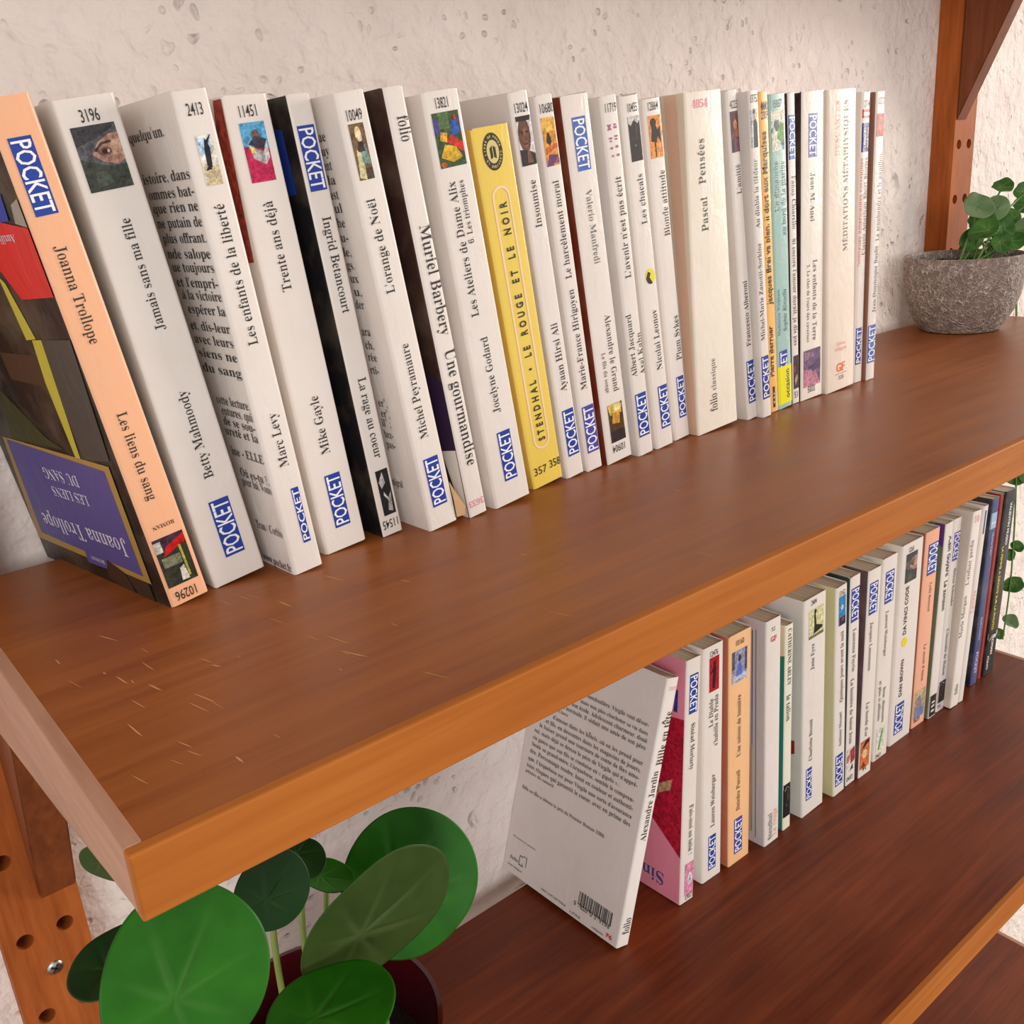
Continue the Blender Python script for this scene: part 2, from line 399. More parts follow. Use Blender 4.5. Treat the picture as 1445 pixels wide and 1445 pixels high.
# little spine pictures: list of (colour, polygon in unit square)
def sq(a, b, c, d): return [(a, b), (c, b), (c, d), (a, d)]
def el(cx, cy, rx, ry, n=16): return [(cx + rx * math.cos(2 * math.pi * k / n), cy + ry * math.sin(2 * math.pi * k / n)) for k in range(n)]
FULL = sq(0, 0, 1, 1)
PIC = {
 'roof': [((52, 54, 44), FULL), ((66, 44, 60), sq(0, .8, 1, 1)), ((196, 26, 28), [(.2, .62), (1, .78), (1, .95), (.35, .8)]), ((190, 186, 176), sq(0, .72, .24, .94)), ((120, 124, 96), sq(.1, .4, .7, .6)), ((184, 176, 70), [(.75, .1), (.82, .1), (.8, .75), (.72, .75)]), ((214, 208, 196), [(.5, .05), (.75, .05), (.7, .35), (.55, .3)])],
 'eye': [((92, 92, 96), FULL), ((66, 64, 68), [(0, .7), (.5, .8), (.9, .92), (1, 1), (0, 1)]), ((172, 130, 112), [(.3, .56), (.5, .74), (.8, .84), (1, .84), (1, .42), (.8, .36), (.5, .44)]), ((196, 156, 134), [(.7, .5), (1, .5), (1, .74), (.78, .74)]), ((74, 58, 54), [(.36, .62), (.56, .73), (.8, .74), (.8, .71), (.58, .69), (.4, .59)]), ((128, 92, 80), el(.6, .59, .17, .06)), ((52, 40, 38), el(.6, .585, .07, .04)), ((206, 196, 190), el(.68, .585, .03, .025)), ((64, 70, 62), [(0, 0), (1, 0), (1, .36), (.7, .34), (.35, .42), (0, .52)]), ((82, 90, 78), [(.2, .05), (.6, .1), (.5, .3), (.25, .3)])],
 'figure': [((226, 220, 206), FULL), ((176, 204, 224), sq(0, .62, .8, .95)), ((206, 190, 150), sq(.05, 0, 1, .4)), ((40, 36, 44), [(.3, .4), (.6, .35), (.72, .75), (.5, .95), (.35, .7)]), ((40, 36, 44), [(.15, .3), (.55, .32), (.5, .45)]), ((40, 36, 44), [(.5, .88), (.9, 1), (.6, .8)])],
 'box': [((92, 170, 214), FULL), ((196, 40, 86), [(0, 0), (1, 0), (1, .55), (0, .62)]), ((168, 164, 164), [(.2, .62), (.75, .5), (.75, .28), (.3, .4)]), ((206, 204, 202), [(.75, .5), (.95, .68), (.95, .4), (.75, .28)]), ((226, 212, 110), [(.2, .62), (.42, .57), (.45, .48), (.26, .5)]), ((110, 90, 84), el(.55, .76, .18, .12)), ((60, 60, 70), [(.2, .64), (.75, .54), (.95, .7), (.5, .78)])],
 'bw': [((40, 38, 40), FULL), ((190, 186, 184), [(.1, .75), (.5, .95), (.6, .7), (.25, .6)]), ((170, 166, 164), [(.45, .1), (.8, .05), (.9, .5), (.6, .35)]), ((210, 208, 204), [(.3, .45), (.6, .3), (.65, .36), (.35, .52)])],
 'child': [((122, 96, 66), FULL), ((226, 206, 156), el(.5, .82, .2, .13)), ((230, 200, 176), el(.56, .76, .15, .1)), ((206, 196, 150), [(.05, .05), (.5, .0), (.55, .45), (.2, .55)]), ((118, 150, 142), [(.45, .3), (.95, .25), (.85, .62), (.5, .6)]), ((66, 52, 50), [(.3, .5), (.75, .5), (.7, .68), (.4, .68)]), ((80, 66, 56), sq(.55, 0, 1, .2))],
 'painting': [((62, 84, 50), FULL), ((84, 112, 66), sq(.2, .7, .6, 1)), ((52, 88, 176), [(.6, .55), (.95, .6), (.9, .9), (.65, .8)]), ((214, 52, 36), [(.35, .48), (.7, .35), (1, .22), (1, .4), (.6, .58)]), ((212, 168, 44), [(.08, .2), (.5, .08), (.9, .14), (.7, .36), (.3, .42)]), ((232, 170, 60), [(.15, .5), (.4, .45), (.45, .62), (.2, .66)]), ((200, 92, 50), el(.14, .06, .12, .05)), ((78, 72, 140), sq(0, .6, .2, .9)), ((206, 60, 40), el(.82, .88, .06, .05))],
 'portrait': [((214, 206, 202), FULL), ((104, 66, 50), el(.44, .62, .4, .36)), ((40, 28, 24), [(.02, .9), (.9, .9), (.98, 1), (0, 1)]), ((124, 82, 62), el(.5, .56, .2, .2)), ((44, 30, 26), el(.3, .68, .09, .025)), ((44, 30, 26), el(.62, .68, .09, .025)), ((84, 40, 38), el(.46, .44, .14, .025)), ((46, 38, 40), [(0, 0), (1, 0), (1, .22), (.6, .3), (0, .34)]), ((128, 84, 64), [(.4, .05), (.8, .05), (.6, .36), (.5, .34)])],
 'desert': [((222, 150, 50), FULL), ((234, 178, 76), sq(0, .72, 1, 1)), ((110, 60, 110), [(0, 0), (.5, 0), (1, .2), (.3, .25)]), ((206, 100, 50), [(.1, .25), (1, .38), (1, .46), (.1, .4)]), ((40, 34, 44), [(.2, .5), (.45, .42), (.6, .5), (.45, .7), (.3, .66)]), ((150, 90, 110), [(.5, .04), (1, .04), (1, .16)])],
 'gold': [((84, 56, 34), FULL), ((222, 190, 96), [(.1, .72), (.9, .72), (.9, 1), (0, 1)]), ((206, 150, 52), [(.2, .5), (.7, .45), (.8, .75), (.3, .78)]), ((240, 224, 150), [(.4, .82), (.9, .8), (.95, .95), (.5, .98)]), ((54, 38, 40), sq(0, 0, 1, .3))],
 'marks': [((150, 70, 110), [(.0, .96), (.12, .98), (.42, .82), (.3, .8)]), ((150, 70, 110), [(.3, .98), (.4, .96), (.12, .8), (0, .82)])] + [((166, 84, 118), sq(x, y, x + w, y + h)) for x, y, w, h in ((.62, .84, .3, .06), (.66, .92, .22, .05), (.08, .56, .3, .05), (.14, .48, .16, .05), (.64, .6, .28, .05), (.66, .52, .2, .05), (.12, .28, .22, .06), (.66, .3, .22, .07), (.2, .06, .16, .06), (.7, .06, .2, .07))],
 'dark': [((36, 32, 34), FULL), ((206, 200, 196), [(0, .86), (.2, .8), (.5, .92), (.8, .82), (1, .9), (1, 1), (0, 1)]), ((96, 66, 54), [(.5, .5), (.62, .45), (.72, .82), (.6, .82)]), ((90, 110, 90), el(.45, .35, .08, .03))],
 'silh': [((236, 148, 56), FULL), ((228, 108, 84), sq(0, 0, 1, .24)), ((236, 196, 190), [(.55, .04), (1, .02), (1, .3), (.7, .34)]), ((28, 22, 24), el(.34, .84, .22, .1)), ((28, 22, 24), [(.1, .4), (.5, .36), (.62, .62), (.5, .78), (.22, .76)]), ((28, 22, 24), [(.5, .62), (.8, .74), (.78, .6), (1, .62), (.8, .34), (.6, .5)]), ((28, 22, 24), [(.36, .02), (.42, .02), (.42, .42), (.34, .42)])],
 'couple': [((104, 56, 52), FULL), ((196, 116, 76), el(.55, .66, .22, .14)), ((176, 96, 64), el(.7, .48, .2, .12)), ((60, 34, 40), [(0, .4), (.3, .55), (.4, .95), (0, 1)]), ((120, 74, 92), [(.1, 0), (.9, 0), (.8, .3), (.3, .36)]), ((52, 36, 52), sq(0, 0, .3, .3))],
 'man': [((196, 204, 200), FULL), ((130, 150, 138), sq(0, 0, .45, .6)), ((34, 32, 36), [(.3, 0), (1, 0), (1, .62), (.75, .74), (.4, .7)]), ((196, 146, 120), el(.52, .82, .18, .1)), ((40, 32, 30), [(.34, .88), (.7, .88), (.66, .98), (.4, .98)])],
 'blk': [((26, 24, 24), FULL), ((220, 214, 206), [(.3, .2), (.7, .2), (.7, .3), (.3, .3)]), ((220, 214, 206), [(.3, .4), (.7, .46), (.7, .54), (.3, .5)]), ((220, 214, 206), [(.3, .62), (.7, .62), (.7, .7), (.3, .7)])],
 'pool': [((214, 214, 196), FULL), ((128, 170, 186), sq(0, 0, 1, .42)), ((92, 130, 160), [(0, .2), (1, .1), (1, .18), (0, .3)]), ((86, 104, 110), [(0, .55), (.3, .75), (.6, .78), (.55, .5), (0, .46)]), ((112, 160, 80), [(.45, .3), (.9, .2), (1, .65), (.7, .7), (.5, .55)]), ((236, 226, 200), sq(0, .82, 1, 1))],
 'ylabel': [((236, 226, 28), FULL)],
 'reddark': [((46, 30, 34), FULL), ((190, 60, 36), [(0, .75), (1, .85), (1, 1), (0, 1)]), ((206, 150, 116), [(.3, .1), (.8, .3), (.6, .45), (.2, .3)]), ((150, 40, 30), sq(0, .5, .4, .7))],
 'hands': [((116, 88, 122), FULL), ((196, 130, 150), [(0, 0), (1, 0), (.7, .4), (0, .5)]), ((84, 62, 96), [(.4, .55), (1, .7), (1, .45), (.5, .38)]), ((150, 116, 140), [(.05, .72), (.6, .8), (.5, .92), (.05, .95)]), ((70, 50, 76), [(.25, .48), (.6, .5), (.55, .55), (.25, .54)])],
 'line': [((120, 112, 106), sq(0, .4, 1, .55))],
 'redlabel': [((206, 52, 50), FULL), ((236, 200, 190), sq(.12, .28, .9, .68))],
 'navy': [((38, 46, 110), FULL)],
 'lamp': [((206, 92, 88), FULL), ((236, 190, 150), el(.5, .72, .2, .12)), ((224, 128, 116), el(.5, .5, .3, .3))],
 'pinkpic': [((226, 140, 170), FULL), ((226, 222, 230), el(.55, .5, .26, .2)), ((70, 70, 150), [(.5, .42), (.66, .46), (.6, .6)])],
 'redfig': [((176, 22, 36), FULL), ((44, 16, 22), [(.3, .1), (.55, .08), (.7, .5), (.62, .9), (.4, .86), (.35, .5)]), ((44, 16, 22), [(.1, .5), (.45, .62), (.42, .7), (.1, .56)])],
 'bluefig': [((150, 152, 184), FULL), ((196, 196, 210), sq(0, 0, 1, .25)), ((96, 112, 196), [(.25, .2), (.7, .22), (.6, .6), (.42, .62)]), ((70, 54, 60), el(.5, .74, .1, .12)), ((84, 84, 96), sq(0, .45, .18, 1)), ((84, 84, 96), sq(.85, .3, 1, 1))],
 'dancer': [((214, 212, 158), FULL), ((34, 30, 26), [(.3, .12), (.9, .2), (.95, .28), (.5, .42), (.45, .8), (.34, .8), (.36, .4)]), ((34, 30, 26), el(.42, .88, .08, .09)), ((120, 110, 80), sq(0, 0, 1, .1))],
 'bluepic': [((46, 132, 190), FULL), ((224, 230, 232), el(.5, .62, .2, .08)), ((44, 36, 70), sq(.1, 0, 1, .28)), ((150, 60, 70), el(.6, .2, .2, .06))],
 'redwhite': [((226, 214, 206), FULL), ((166, 60, 60), [(.5, .3), (1, .4), (1, 1), (.4, .9)]), ((34, 26, 26), [(.4, .0), (.8, .05), (.7, .25)]), ((190, 120, 110), [(0, .4), (.4, .5), (.3, .8), (0, .7)])],
 'orangepic': [((206, 118, 64), FULL), ((44, 34, 34), [(.1, .7), (.9, .85), (.9, 1), (.5, .95)]), ((236, 190, 150), el(.5, .5, .28, .16)), ((120, 50, 40), [(.1, .05), (.6, .05), (.4, .25)])],
 'green': [((224, 222, 212), FULL), ((106, 166, 70), [(.2, .08), (.42, .06), (.85, .92), (.65, .95)])],
 'greypic': [((176, 160, 130), FULL), ((120, 130, 170), [(.1, 0), (.9, 0), (.9, .4), (.2, .35)]), ((140, 134, 140), [(.2, .35), (.7, .4), (.6, .8), (.3, .75)]), ((206, 190, 140), sq(.2, .8, .8, 1))],
 'skylabel': [((150, 186, 212), FULL), ((206, 222, 232), sq(.2, .3, .8, .4))],
 'blueline': [((56, 74, 130), sq(.35, 0, .65, 1))],
}

# ---------------------------------------------------------------- books
class Ink:
    """coloured flat print; verts mapped onto the book by fn(a, z, layer)"""
    def __init__(s, fn): s.v, s.f, s.c, s.fn = [], [], [], fn
    def poly(s, pts, col, layer):
        o = len(s.v); s.v += [s.fn(a, z, layer) for a, z in pts]; s.f.append(tuple(range(o, o + len(pts)))); s.c.append(col)
    def glyphs(s, V, F, tf, col, layer):
        o = len(s.v); s.v += [s.fn(*tf(x, y), layer) for x, y in V]
        for f in F: s.f.append(tuple(i + o for i in f)); s.c.append(col)
    def build(s, name, parent, mat=None):
        if not s.f: return None
        me = mesh(name, s.v, s.f)
        ca = me.color_attributes.new('Col', 'FLOAT_COLOR', 'CORNER')
        for p, c in zip(me.polygons, s.c):
            for li in p.loop_indices: ca.data[li].color = lin(c)
        return obj(name, me, mat or INK, parent)

BLABEL = {}
def strips(x0, x1, n=7): return [x0 + (x1 - x0) * k / n for k in range(n + 1)]
BG = ['paperbacks standing on the long upper shelf', 'paperbacks standing on the lower shelf']
def BK(key, O, yaw, lean, wb, wt, h, D, flare, items):
    label, cs, cl, cr, pg = BLABEL[key]
    rnd = random.Random(key)
    wb, wt, h, D, fl = wb * MM, wt * MM, h * MM, D * MM, flare * MM
    b = thing('paperback_book', label, 'book', tuple(c * MM for c in O), (0, math.radians(lean), math.radians(yaw)), BG[0 if O[2] > -10 else 1])
    wid = lambda z: wb + (wt - wb) * min(max(z / h, 0), 1)
    wmin = min(wb, wt); r = min(0.0014, wmin * 0.16); th = 0.00035
    def ysurf(s, z):
        e = abs(s) - (wid(z) / 2 - r)
        return 0.0 if e <= 0 else r - math.sqrt(max(r * r - min(e, r) ** 2, 0))
    # ---- cover: a wrap of card round the page block
    nz = 9; na = 5
    def path(w, off):
        hw = w / 2 - off; rr = max(r - off, 0.0002); P = []
        for d in (D, D * 0.6, D * 0.25): P.append((-(hw + fl * d / D), d))
        for k in range(na + 1):
            a = math.pi + (math.pi / 2) * k / na; P.append((-hw + rr + rr * math.cos(a), r + rr * math.sin(a)))
        for k in range(na + 1):
            a = 1.5 * math.pi + (math.pi / 2) * k / na; P.append((hw - rr + rr * math.cos(a), r + rr * math.sin(a)))
        for d in (D * 0.25, D * 0.6, D): P.append((hw, d))
        return P
    npth = len(path(0.01, 0))
    topj = [rnd.uniform(-0.0005, 0.0002) if 2 < k < npth - 3 else rnd.uniform(-0.0002, 0) for k in range(npth)]
    botj = [rnd.uniform(0, 0.00025) for k in range(npth)]
    V, F, FC = [], [], []
    zl = [k / (nz - 1) for k in range(nz)]
    for off in (0.0, th):
        for t_ in zl:
            z0 = h * t_; P = path(wid(z0), off)
            wob = rnd.uniform(-0.00008, 0.00008) if 0 < t_ < 1 else 0
            for k, (x, y) in enumerate(P):
                z = botj[k] + (h + topj[k] - botj[k]) * t_
                V.append((x, y, z))
    N1 = nz * npth
    def seg_col(k):
        return cl if k < 2 + na // 2 + 1 else (cr if k >= npth - 4 - na // 2 else cs)
    for i in range(nz - 1):
        for k in range(npth - 1):
            a = i * npth + k
            F.append((a, a + 1, a + npth + 1, a + npth)); FC.append(seg_col(k))
            a += N1
            F.append((a + 1, a, a + npth, a + npth + 1)); FC.append(COL['paper'])
    for k in range(npth - 1):
        F.append((k + 1, k, N1 + k, N1 + k + 1)); FC.append(COL['paper'])
        a = (nz - 1) * npth + k
        F.append((a, a + 1, N1 + a + 1, N1 + a)); FC.append(COL['paper'])
    for k in (0, npth - 1):
        for i in range(nz - 1):
            a = i * npth + k; F.append((a, a + npth, N1 + a + npth, N1 + a) if k == 0 else (a + npth, a, N1 + a, N1 + a + npth)); FC.append(COL['paper'])
    me = mesh('cover', V, F, True)
    ca = me.color_attributes.new('Col', 'FLOAT_COLOR', 'CORNER')
    for p, c in zip(me.polygons, FC):
        for li in p.loop_indices: ca.data[li].color = lin(c)
    me.set_sharp_from_angle(angle=math.radians(50))
    obj('cover', me, CARD, b)
    # ---- page block
    g = th + 0.00005; pv = []
    ztop = h - 0.0009
    for z in (0.0005, ztop):
        w = wid(z)
        for x, y in ((-(w / 2 - g), 0.0016), (-(w / 2 - g + fl * 0.97), D - 0.0008), (w / 2 - g, D - 0.0008), (w / 2 - g, 0.0016)): pv.append((x, y, z))
    obj('page_block', mesh('page_block', pv, [(0, 1, 2, 3), (7, 6, 5, 4), (0, 4, 5, 1), (1, 5, 6, 2), (2, 6, 7, 3), (3, 7, 4, 0)]), PAGES_OLD if pg else PAGES, b)
    # ---- print
    LAY = 0.00006
    def spine(s, z, L):
        s = max(-(wid(z) / 2 - 0.00025), min(wid(z) / 2 - 0.00025, s)); return (s, ysurf(s, z) - 0.00010 - LAY * L, z)
    def left(d, z, L): return (-(wid(z) / 2 + fl * d / D) - 0.00010 - LAY * L, d, z)
    cprint = Ink(left); frag = Ink(left)
    hwm = wmin / 2 - 0.0004
    for it in items:
        k = it[0]
        if k == 'T':
            _, txt, s, z0, z1, st, c = it; V2, F2, W = layout(txt, st)
            L = abs(z1 - z0) * MM; sc = L / W; mid = (0.34 if st in 'bx' and txt.isupper() else 0.30)
            if txt.isupper() and st == 's': mid = 0.34
            up = z1 > z0; s *= MM; cap = min(sc * (1.5 if txt == 'folio' or st == 'x' else 1.12), 2 * (wmin / 2 - 0.0006) / 0.8)
            if up: tf = lambda x, y: (s - (y - mid) * cap, z0 * MM + x * sc)
            else: tf = lambda x, y: (s + (y - mid) * cap, z0 * MM - x * sc)
            lettering = Ink(spine); lettering.glyphs(V2, F2, tf, COL[c], 3); lettering.build('spine_lettering', b)
        elif k == 'N':
            _, txt, s, z, w, rot, st, c = it; s *= MM; z *= MM; w = min(w * MM, 2 * hwm)
            s = max(-hwm + w / 2, min(hwm - w / 2, s))
            V2, F2, W = layout(txt, st); sc = w / W; sy = sc if st in 's' else min(0.0045, max(sc, 0.0045)) * (1.25 if st == 'n' else 1.0)
            if txt == 'GF': sy = sc
            sg = -1 if rot else 1
            tf = lambda x, y: (s + sg * (x - W / 2) * sc, z + sg * (y - 0.34) * sy)
            lettering = Ink(spine); lettering.glyphs(V2, F2, tf, COL[c], 2); lettering.build('spine_number' if txt[0].isdigit() else 'spine_lettering', b)
        elif k == 'K':
            _, dr, s0, z0, s1, z1, c = it
            s0 = max(s0 * MM, -hwm); s1 = min(s1 * MM, hwm); z0 *= MM; z1 *= MM
            ink = Ink(spine); xs = strips(s0, s1)
            for a, e in zip(xs, xs[1:]): ink.poly([(a, z0), (e, z0), (e, z1), (a, z1)], COL[c], 1)
            V2, F2, W = layout('POCKET', 'p'); L = (z1 - z0) * 0.94; sc = L / W; pad = (z1 - z0) * 0.03
            sy = (s1 - s0) * 0.84 / 0.70; base = (s1 - s0) * 0.08
            if dr > 0: tf = lambda x, y: (s1 - base - y * sy, z0 + pad + x * sc)
            else: tf = lambda x, y: (s0 + base + y * sy, z1 - pad - x * sc)
            ink.glyphs(V2, F2, tf, (240, 238, 240), 2)
            ink.build('publisher_logo', b)
        elif k == 'P':
            _, nm, s0, z0, s1, z1 = it
            s0 = max(s0 * MM, -hwm); s1 = min(s1 * MM, hwm); z0 *= MM; z1 *= MM; z0 = max(z0, 0.001)
            ink = Ink(spine)
            for q, (c, pts) in enumerate(PIC[nm]):
                if pts == FULL:
                    xs = strips(s0, s1)
                    for a, e in zip(xs, xs[1:]): ink.poly([(a, z0), (e, z0), (e, z1), (a, z1)], c, 2.6 if nm == 'ylabel' else 1)
                else: ink.poly([(s0 + (s1 - s0) * u, z0 + (z1 - z0) * v) for u, v in pts], c, 1 + 0.25 * (q + 1))
            st_ = nm in ('ylabel', 'redlabel', 'navy', 'skylabel'); ink.build('spine_sticker' if st_ else 'spine_picture', b, None if st_ or nm in ('line', 'marks', 'blueline', 'blk') else PHOTO)
        elif k == 'E':
            _, nm, s, z, rx, rz = it; s *= MM; z *= MM; rx *= MM; rz *= MM; ink = Ink(spine)
            E = lambda f_: [(s + rx * f_ * x, z + rz * f_ * y) for x, y in el(0, 0, 1, 1, 32)]
            if nm == 'emblem':
                ink.poly(E(1.0), (52, 42, 30), 1); ink.poly(E(0.62), (206, 190, 120), 1.5)
                ink.poly([(s + rx * u, z + rz * v) for u, v in ((-.3, -.38), (-.04, -.3), (-.04, .32), (-.3, .2))], (52, 42, 30), 2)
                ink.poly([(s + rx * u, z + rz * v) for u, v in ((.3, -.38), (.04, -.3), (.04, .32), (.3, .2))], (52, 42, 30), 2)
                ring = 'LE LIVRE DE POCHE CLASSIQUE '
                for q, ch in enumerate(ring):
                    V2, F2, W = layout(ch, 'b') if ch != ' ' else ([], [], 0)
                    if not V2: continue
                    a = math.pi * 1.25 - 2 * math.pi * q / len(ring); ca_, sa_ = math.cos(a), math.sin(a); e_ = 0.0013
                    tf = lambda x, y: (s + rx * 0.81 * ca_ + ((x - W / 2) * sa_ + (y - .35) * ca_) * e_, z + rz * 0.81 * sa_ + (-(x - W / 2) * ca_ + (y - .35) * sa_) * e_)
                    ink.glyphs(V2, F2, tf, (226, 206, 130), 2)
            elif nm == 'moon':
                ink.poly(E(1.0), (228, 214, 36), 1)
                ink.poly([(s - rx * .98, z - rz * .1)] + [(s + rx * .99 * math.cos(a), z + rz * .99 * math.sin(a)) for a in [math.pi + i * math.pi * .62 / 8 for i in range(1, 9)]] + [(s - rx * .2, z - rz * .1), (s + rx * .1, z + rz * .4), (s - rx * .5, z + rz * .7)], (36, 32, 30), 1.5)
            else: ink.poly(E(1.0), (226, 208, 40), 1)
            ink.build('spine_emblem', b)
        elif k == 'B':
            _, nm, s0, z0, s1, z1 = it; s0, z0, s1, z1 = (q * MM for q in (s0, z0, s1, z1)); ink = Ink(spine)
            hw_ = (s1 - s0) / 2; cx = (s0 + s1) / 2; t0 = 0.0005
            out = [(cx + hw_ * math.cos(a), z1 - hw_ + hw_ * math.sin(a)) for a in [i * math.pi / 12 for i in range(13)]] + [(cx + hw_ * math.cos(a), z0 + hw_ + hw_ * math.sin(a)) for a in [math.pi + i * math.pi / 12 for i in range(13)]]
            k2 = (hw_ - 2 * t0) / hw_
            inn = [(cx + (x - cx) * k2, (z1 - hw_ if z > (z0 + z1) / 2 else z0 + hw_) + (z - (z1 - hw_ if z > (z0 + z1) / 2 else z0 + hw_)) * k2) for x, z in out]
            for q in range(len(out)):
                w_ = (q + 1) % len(out); ink.poly([out[q], out[w_], inn[w_], inn[q]], (238, 206, 176), 1)
            ink.build('spine_border', b)
        elif k == 'C':
            _, txt, d0, d1, z, rot, st, c = it; V2, F2, W = layout(txt, st)
            d0, d1, z = d0 * MM, d1 * MM, z * MM
            if not rot: d1 = max(d1, 0.0012); d0 = max(d0, d1 + 0.004)
            d0 = min(d0, D - 0.001)
            sc = abs(d1 - d0) / W; sg = -1 if rot else 1; sy = sc * (1.0 if abs(d1 - d0) > 0.03 else 0.8)
            if key in ('levy', 'noel'): sy = 0.0052
            tf = lambda x, y: (d0 - sg * x * sc, z + sg * (y - 0.3) * sy)
            cletter = frag if key == 'noel' else Ink(left); cletter.glyphs(V2, F2, tf, COL[c], 4)
            if key != 'noel': cletter.build('cover_lettering', b)
        elif k == 'G':
            _, c, pts = it
            cprint.poly([(min(max(d, 0.4) * MM, D - 0.0003), min(max(z, 0.3) * MM, h - 0.0006)) for d, z in pts], COL[c], 1 + 0.2 * len(cprint.f))
        elif k == 'R':
            _, nm, d0, z0, d1, z1 = it; d0, z0, d1, z1 = (q * MM for q in (d0, z0, d1, z1))
            if nm == 'barcode':
                z1 = z0 + 0.0095; x = d0; rr = random.Random(4)
                while x > d1:
                    w_ = rr.choice((.35, .35, .7, 1.0)) * MM; cprint.poly([(x, z0), (x - w_, z0), (x - w_, z1), (x, z1)], COL['k'], 2); x -= w_ + rr.choice((.35, .5, .8)) * MM
            else:
                c0, z0 = (d0 + d1) / 2, z0 - 0.004
                for u0, v0, u1, v1 in ((-3.6, 0, -3.1, 7), (3.1, 1, 3.6, 8), (-3.6, 0, 1, .6), (-3.6, 6.6, 0, 7.2), (0, 7.6, 3.6, 8.1), (-.3, 0, .2, 2.5)):
                    cprint.poly([(c0 - u0 * MM, z0 + v0 * MM), (c0 - u1 * MM, z0 + v0 * MM), (c0 - u1 * MM, z0 + v1 * MM), (c0 - u0 * MM, z0 + v1 * MM)], COL['k'], 2)
    cp = cprint.build('cover_print', b, PHOTO if key in ('gayle', 'manfredi', 'sinead') else None)
    if cp is not None and len(cprint.f) > 1: cp['kind'] = 'stuff'
    fo = frag.build('cover_lettering', b)
    if fo is not None: fo['kind'] = 'stuff'
    return b

P_ = COL['paper']; BK_ = (26, 24, 26)
def lab(key, label, cs=P_, cl=None, cr=None, pg=0): BLABEL[key] = (label, cs, cl or cs, cr or cs, pg)
PEACH = (236, 176, 136)
lab('trollope', 'peach paperback with a dark illustrated cover and purple title panel, numbered 10296', PEACH, (34, 30, 26), (210, 200, 190))
lab('jamais', 'thick white paperback numbered 3196 with a veiled eye picture on its spine')
lab('levy', 'creased white paperback numbered 2413 with back cover text wrapping to the spine')
lab('gayle', 'white paperback numbered 11451 with a pink and blue box picture on its spine')
lab('betancourt', 'white spined paperback with black cover and number 11545 upside down', P_, BK_, P_)
lab('noel', 'white paperback numbered 10049 with a picture of a fair child and a torn corner')
lab('barbery', 'white paperback with dark brown cover and upside down pink number 3633', P_, (58, 36, 32), P_)
lab('alix', 'thick white paperback numbered 13821 with a colourful painting on its spine')
lab('stendhal', 'short worn yellow paperback with a black oval emblem at the top of its spine', (228, 198, 88), (196, 158, 66), (200, 166, 80), 1)
lab('insoumise', 'white paperback numbered 13024 with a portrait photo on its spine')
lab('harcel', 'white paperback numbered 10680 with an orange desert picture on its spine')
lab('manfredi', 'white paperback with red brown cover and upside down number 10904', P_, (112, 42, 24), P_)
lab('avenir', 'white paperback numbered 11719 with small pink marks on its spine')
lab('chacals', 'white paperback numbered 10455 with a yellow and black round emblem on its spine')
lab('blonde', 'white paperback numbered 12864 with a black figure on orange on its spine')
lab('pascal', 'thickest cream paperback of the row with red number 4054 at its head', (234, 224, 208), (222, 206, 182))
lab('amitie', 'thin white paperback numbered 4223 with a dark red couple picture on its spine')
lab('tiedeur', 'thin white paperback numbered 13752 with a picture of a man in black')
lab('brel', 'thin orange yellow paperback with bold black lettering and three diamonds', (238, 184, 104))
lab('piscine', 'pale teal paperback with a bright yellow sticker at the foot of its spine', (158, 192, 184))
lab('fanny', 'thinnest white paperback with a dark red cover, beside the pale teal one', P_, (70, 26, 28), P_)
lab('auel', 'white paperback with black cover and mauve picture at the foot of its spine', (232, 222, 210), (44, 24, 26), P_)
lab('descartes', 'thick plain cream paperback with grey and pink capitals and an orange emblem', (234, 218, 202))
lab('langues', 'thin white paperback with a red label and a navy label on its spine')
lab('scaph', 'thin white paperback with a small red picture, last of the row before the stone bowl', P_, (150, 104, 84))
lab('folio', 'white paperback leaning sideways with its printed back cover and barcode in view', (232, 224, 218), (214, 204, 198))
lab('sinead', 'white spined paperback with a pink and crimson cover behind the leaning book', P_, (216, 130, 150), P_)
lab('diable', 'white paperback numbered 12476 with a small dark red picture on its spine')
lab('saison', 'peach paperback numbered 10160 with a blue dress picture on its spine', (240, 188, 138), (188, 110, 84))
lab('gf', 'plain white paperback with a small red emblem and a grey blue framed cover', P_, (196, 190, 190), P_)
lab('arley', 'short thin cream paperback with a dark teal cover on the lower shelf', (228, 224, 204), (206, 190, 160), (40, 110, 60))
lab('eyre', 'thick white paperback with a black dancer on pale yellow picture on its spine')
lab('l8', 'white paperback with a bright blue picture at its head and yellow green cover', P_, (206, 202, 150), P_)
lab('l9', 'thin white paperback with dark green cover edge and red picture at its foot', P_, (34, 60, 56), P_)
lab('l10', 'white paperback with an orange picture at its foot and a dark photo cover', P_, (92, 70, 70), P_)
lab('l11', 'white paperback with a slim green shape at the foot of its spine', P_, (206, 206, 190), P_)
lab('davinci', 'thick white paperback with bold black capitals, a yellow dot and an eye picture')
lab('secret', 'salmon pink paperback with a grey blue picture at the foot of its spine', (236, 172, 142), (150, 90, 70))
lab('zonzon', 'white paperback with bold black lettering and a violet cover edge', P_, (110, 120, 90), P_)
lab('incendie', 'white paperback with a dark picture at its foot, beside the violet edged one')
lab('orphelin', 'plain cream paperback with pale grey lettering and pink number on the lower shelf', (234, 224, 214), (214, 200, 184))
lab('white17', 'very thin white paperback with a narrow blue stripe at the head of its spine')
lab('london', 'dark blue paperback with a sky blue label on its spine', (58, 70, 116), (22, 24, 36), (40, 50, 90))
lab('red19', 'very thin red and orange paperback squeezed beside the black one', (150, 44, 36), (178, 40, 32))
lab('musso', 'black paperback with yellow and white capitals, last on the lower shelf', (26, 24, 24))

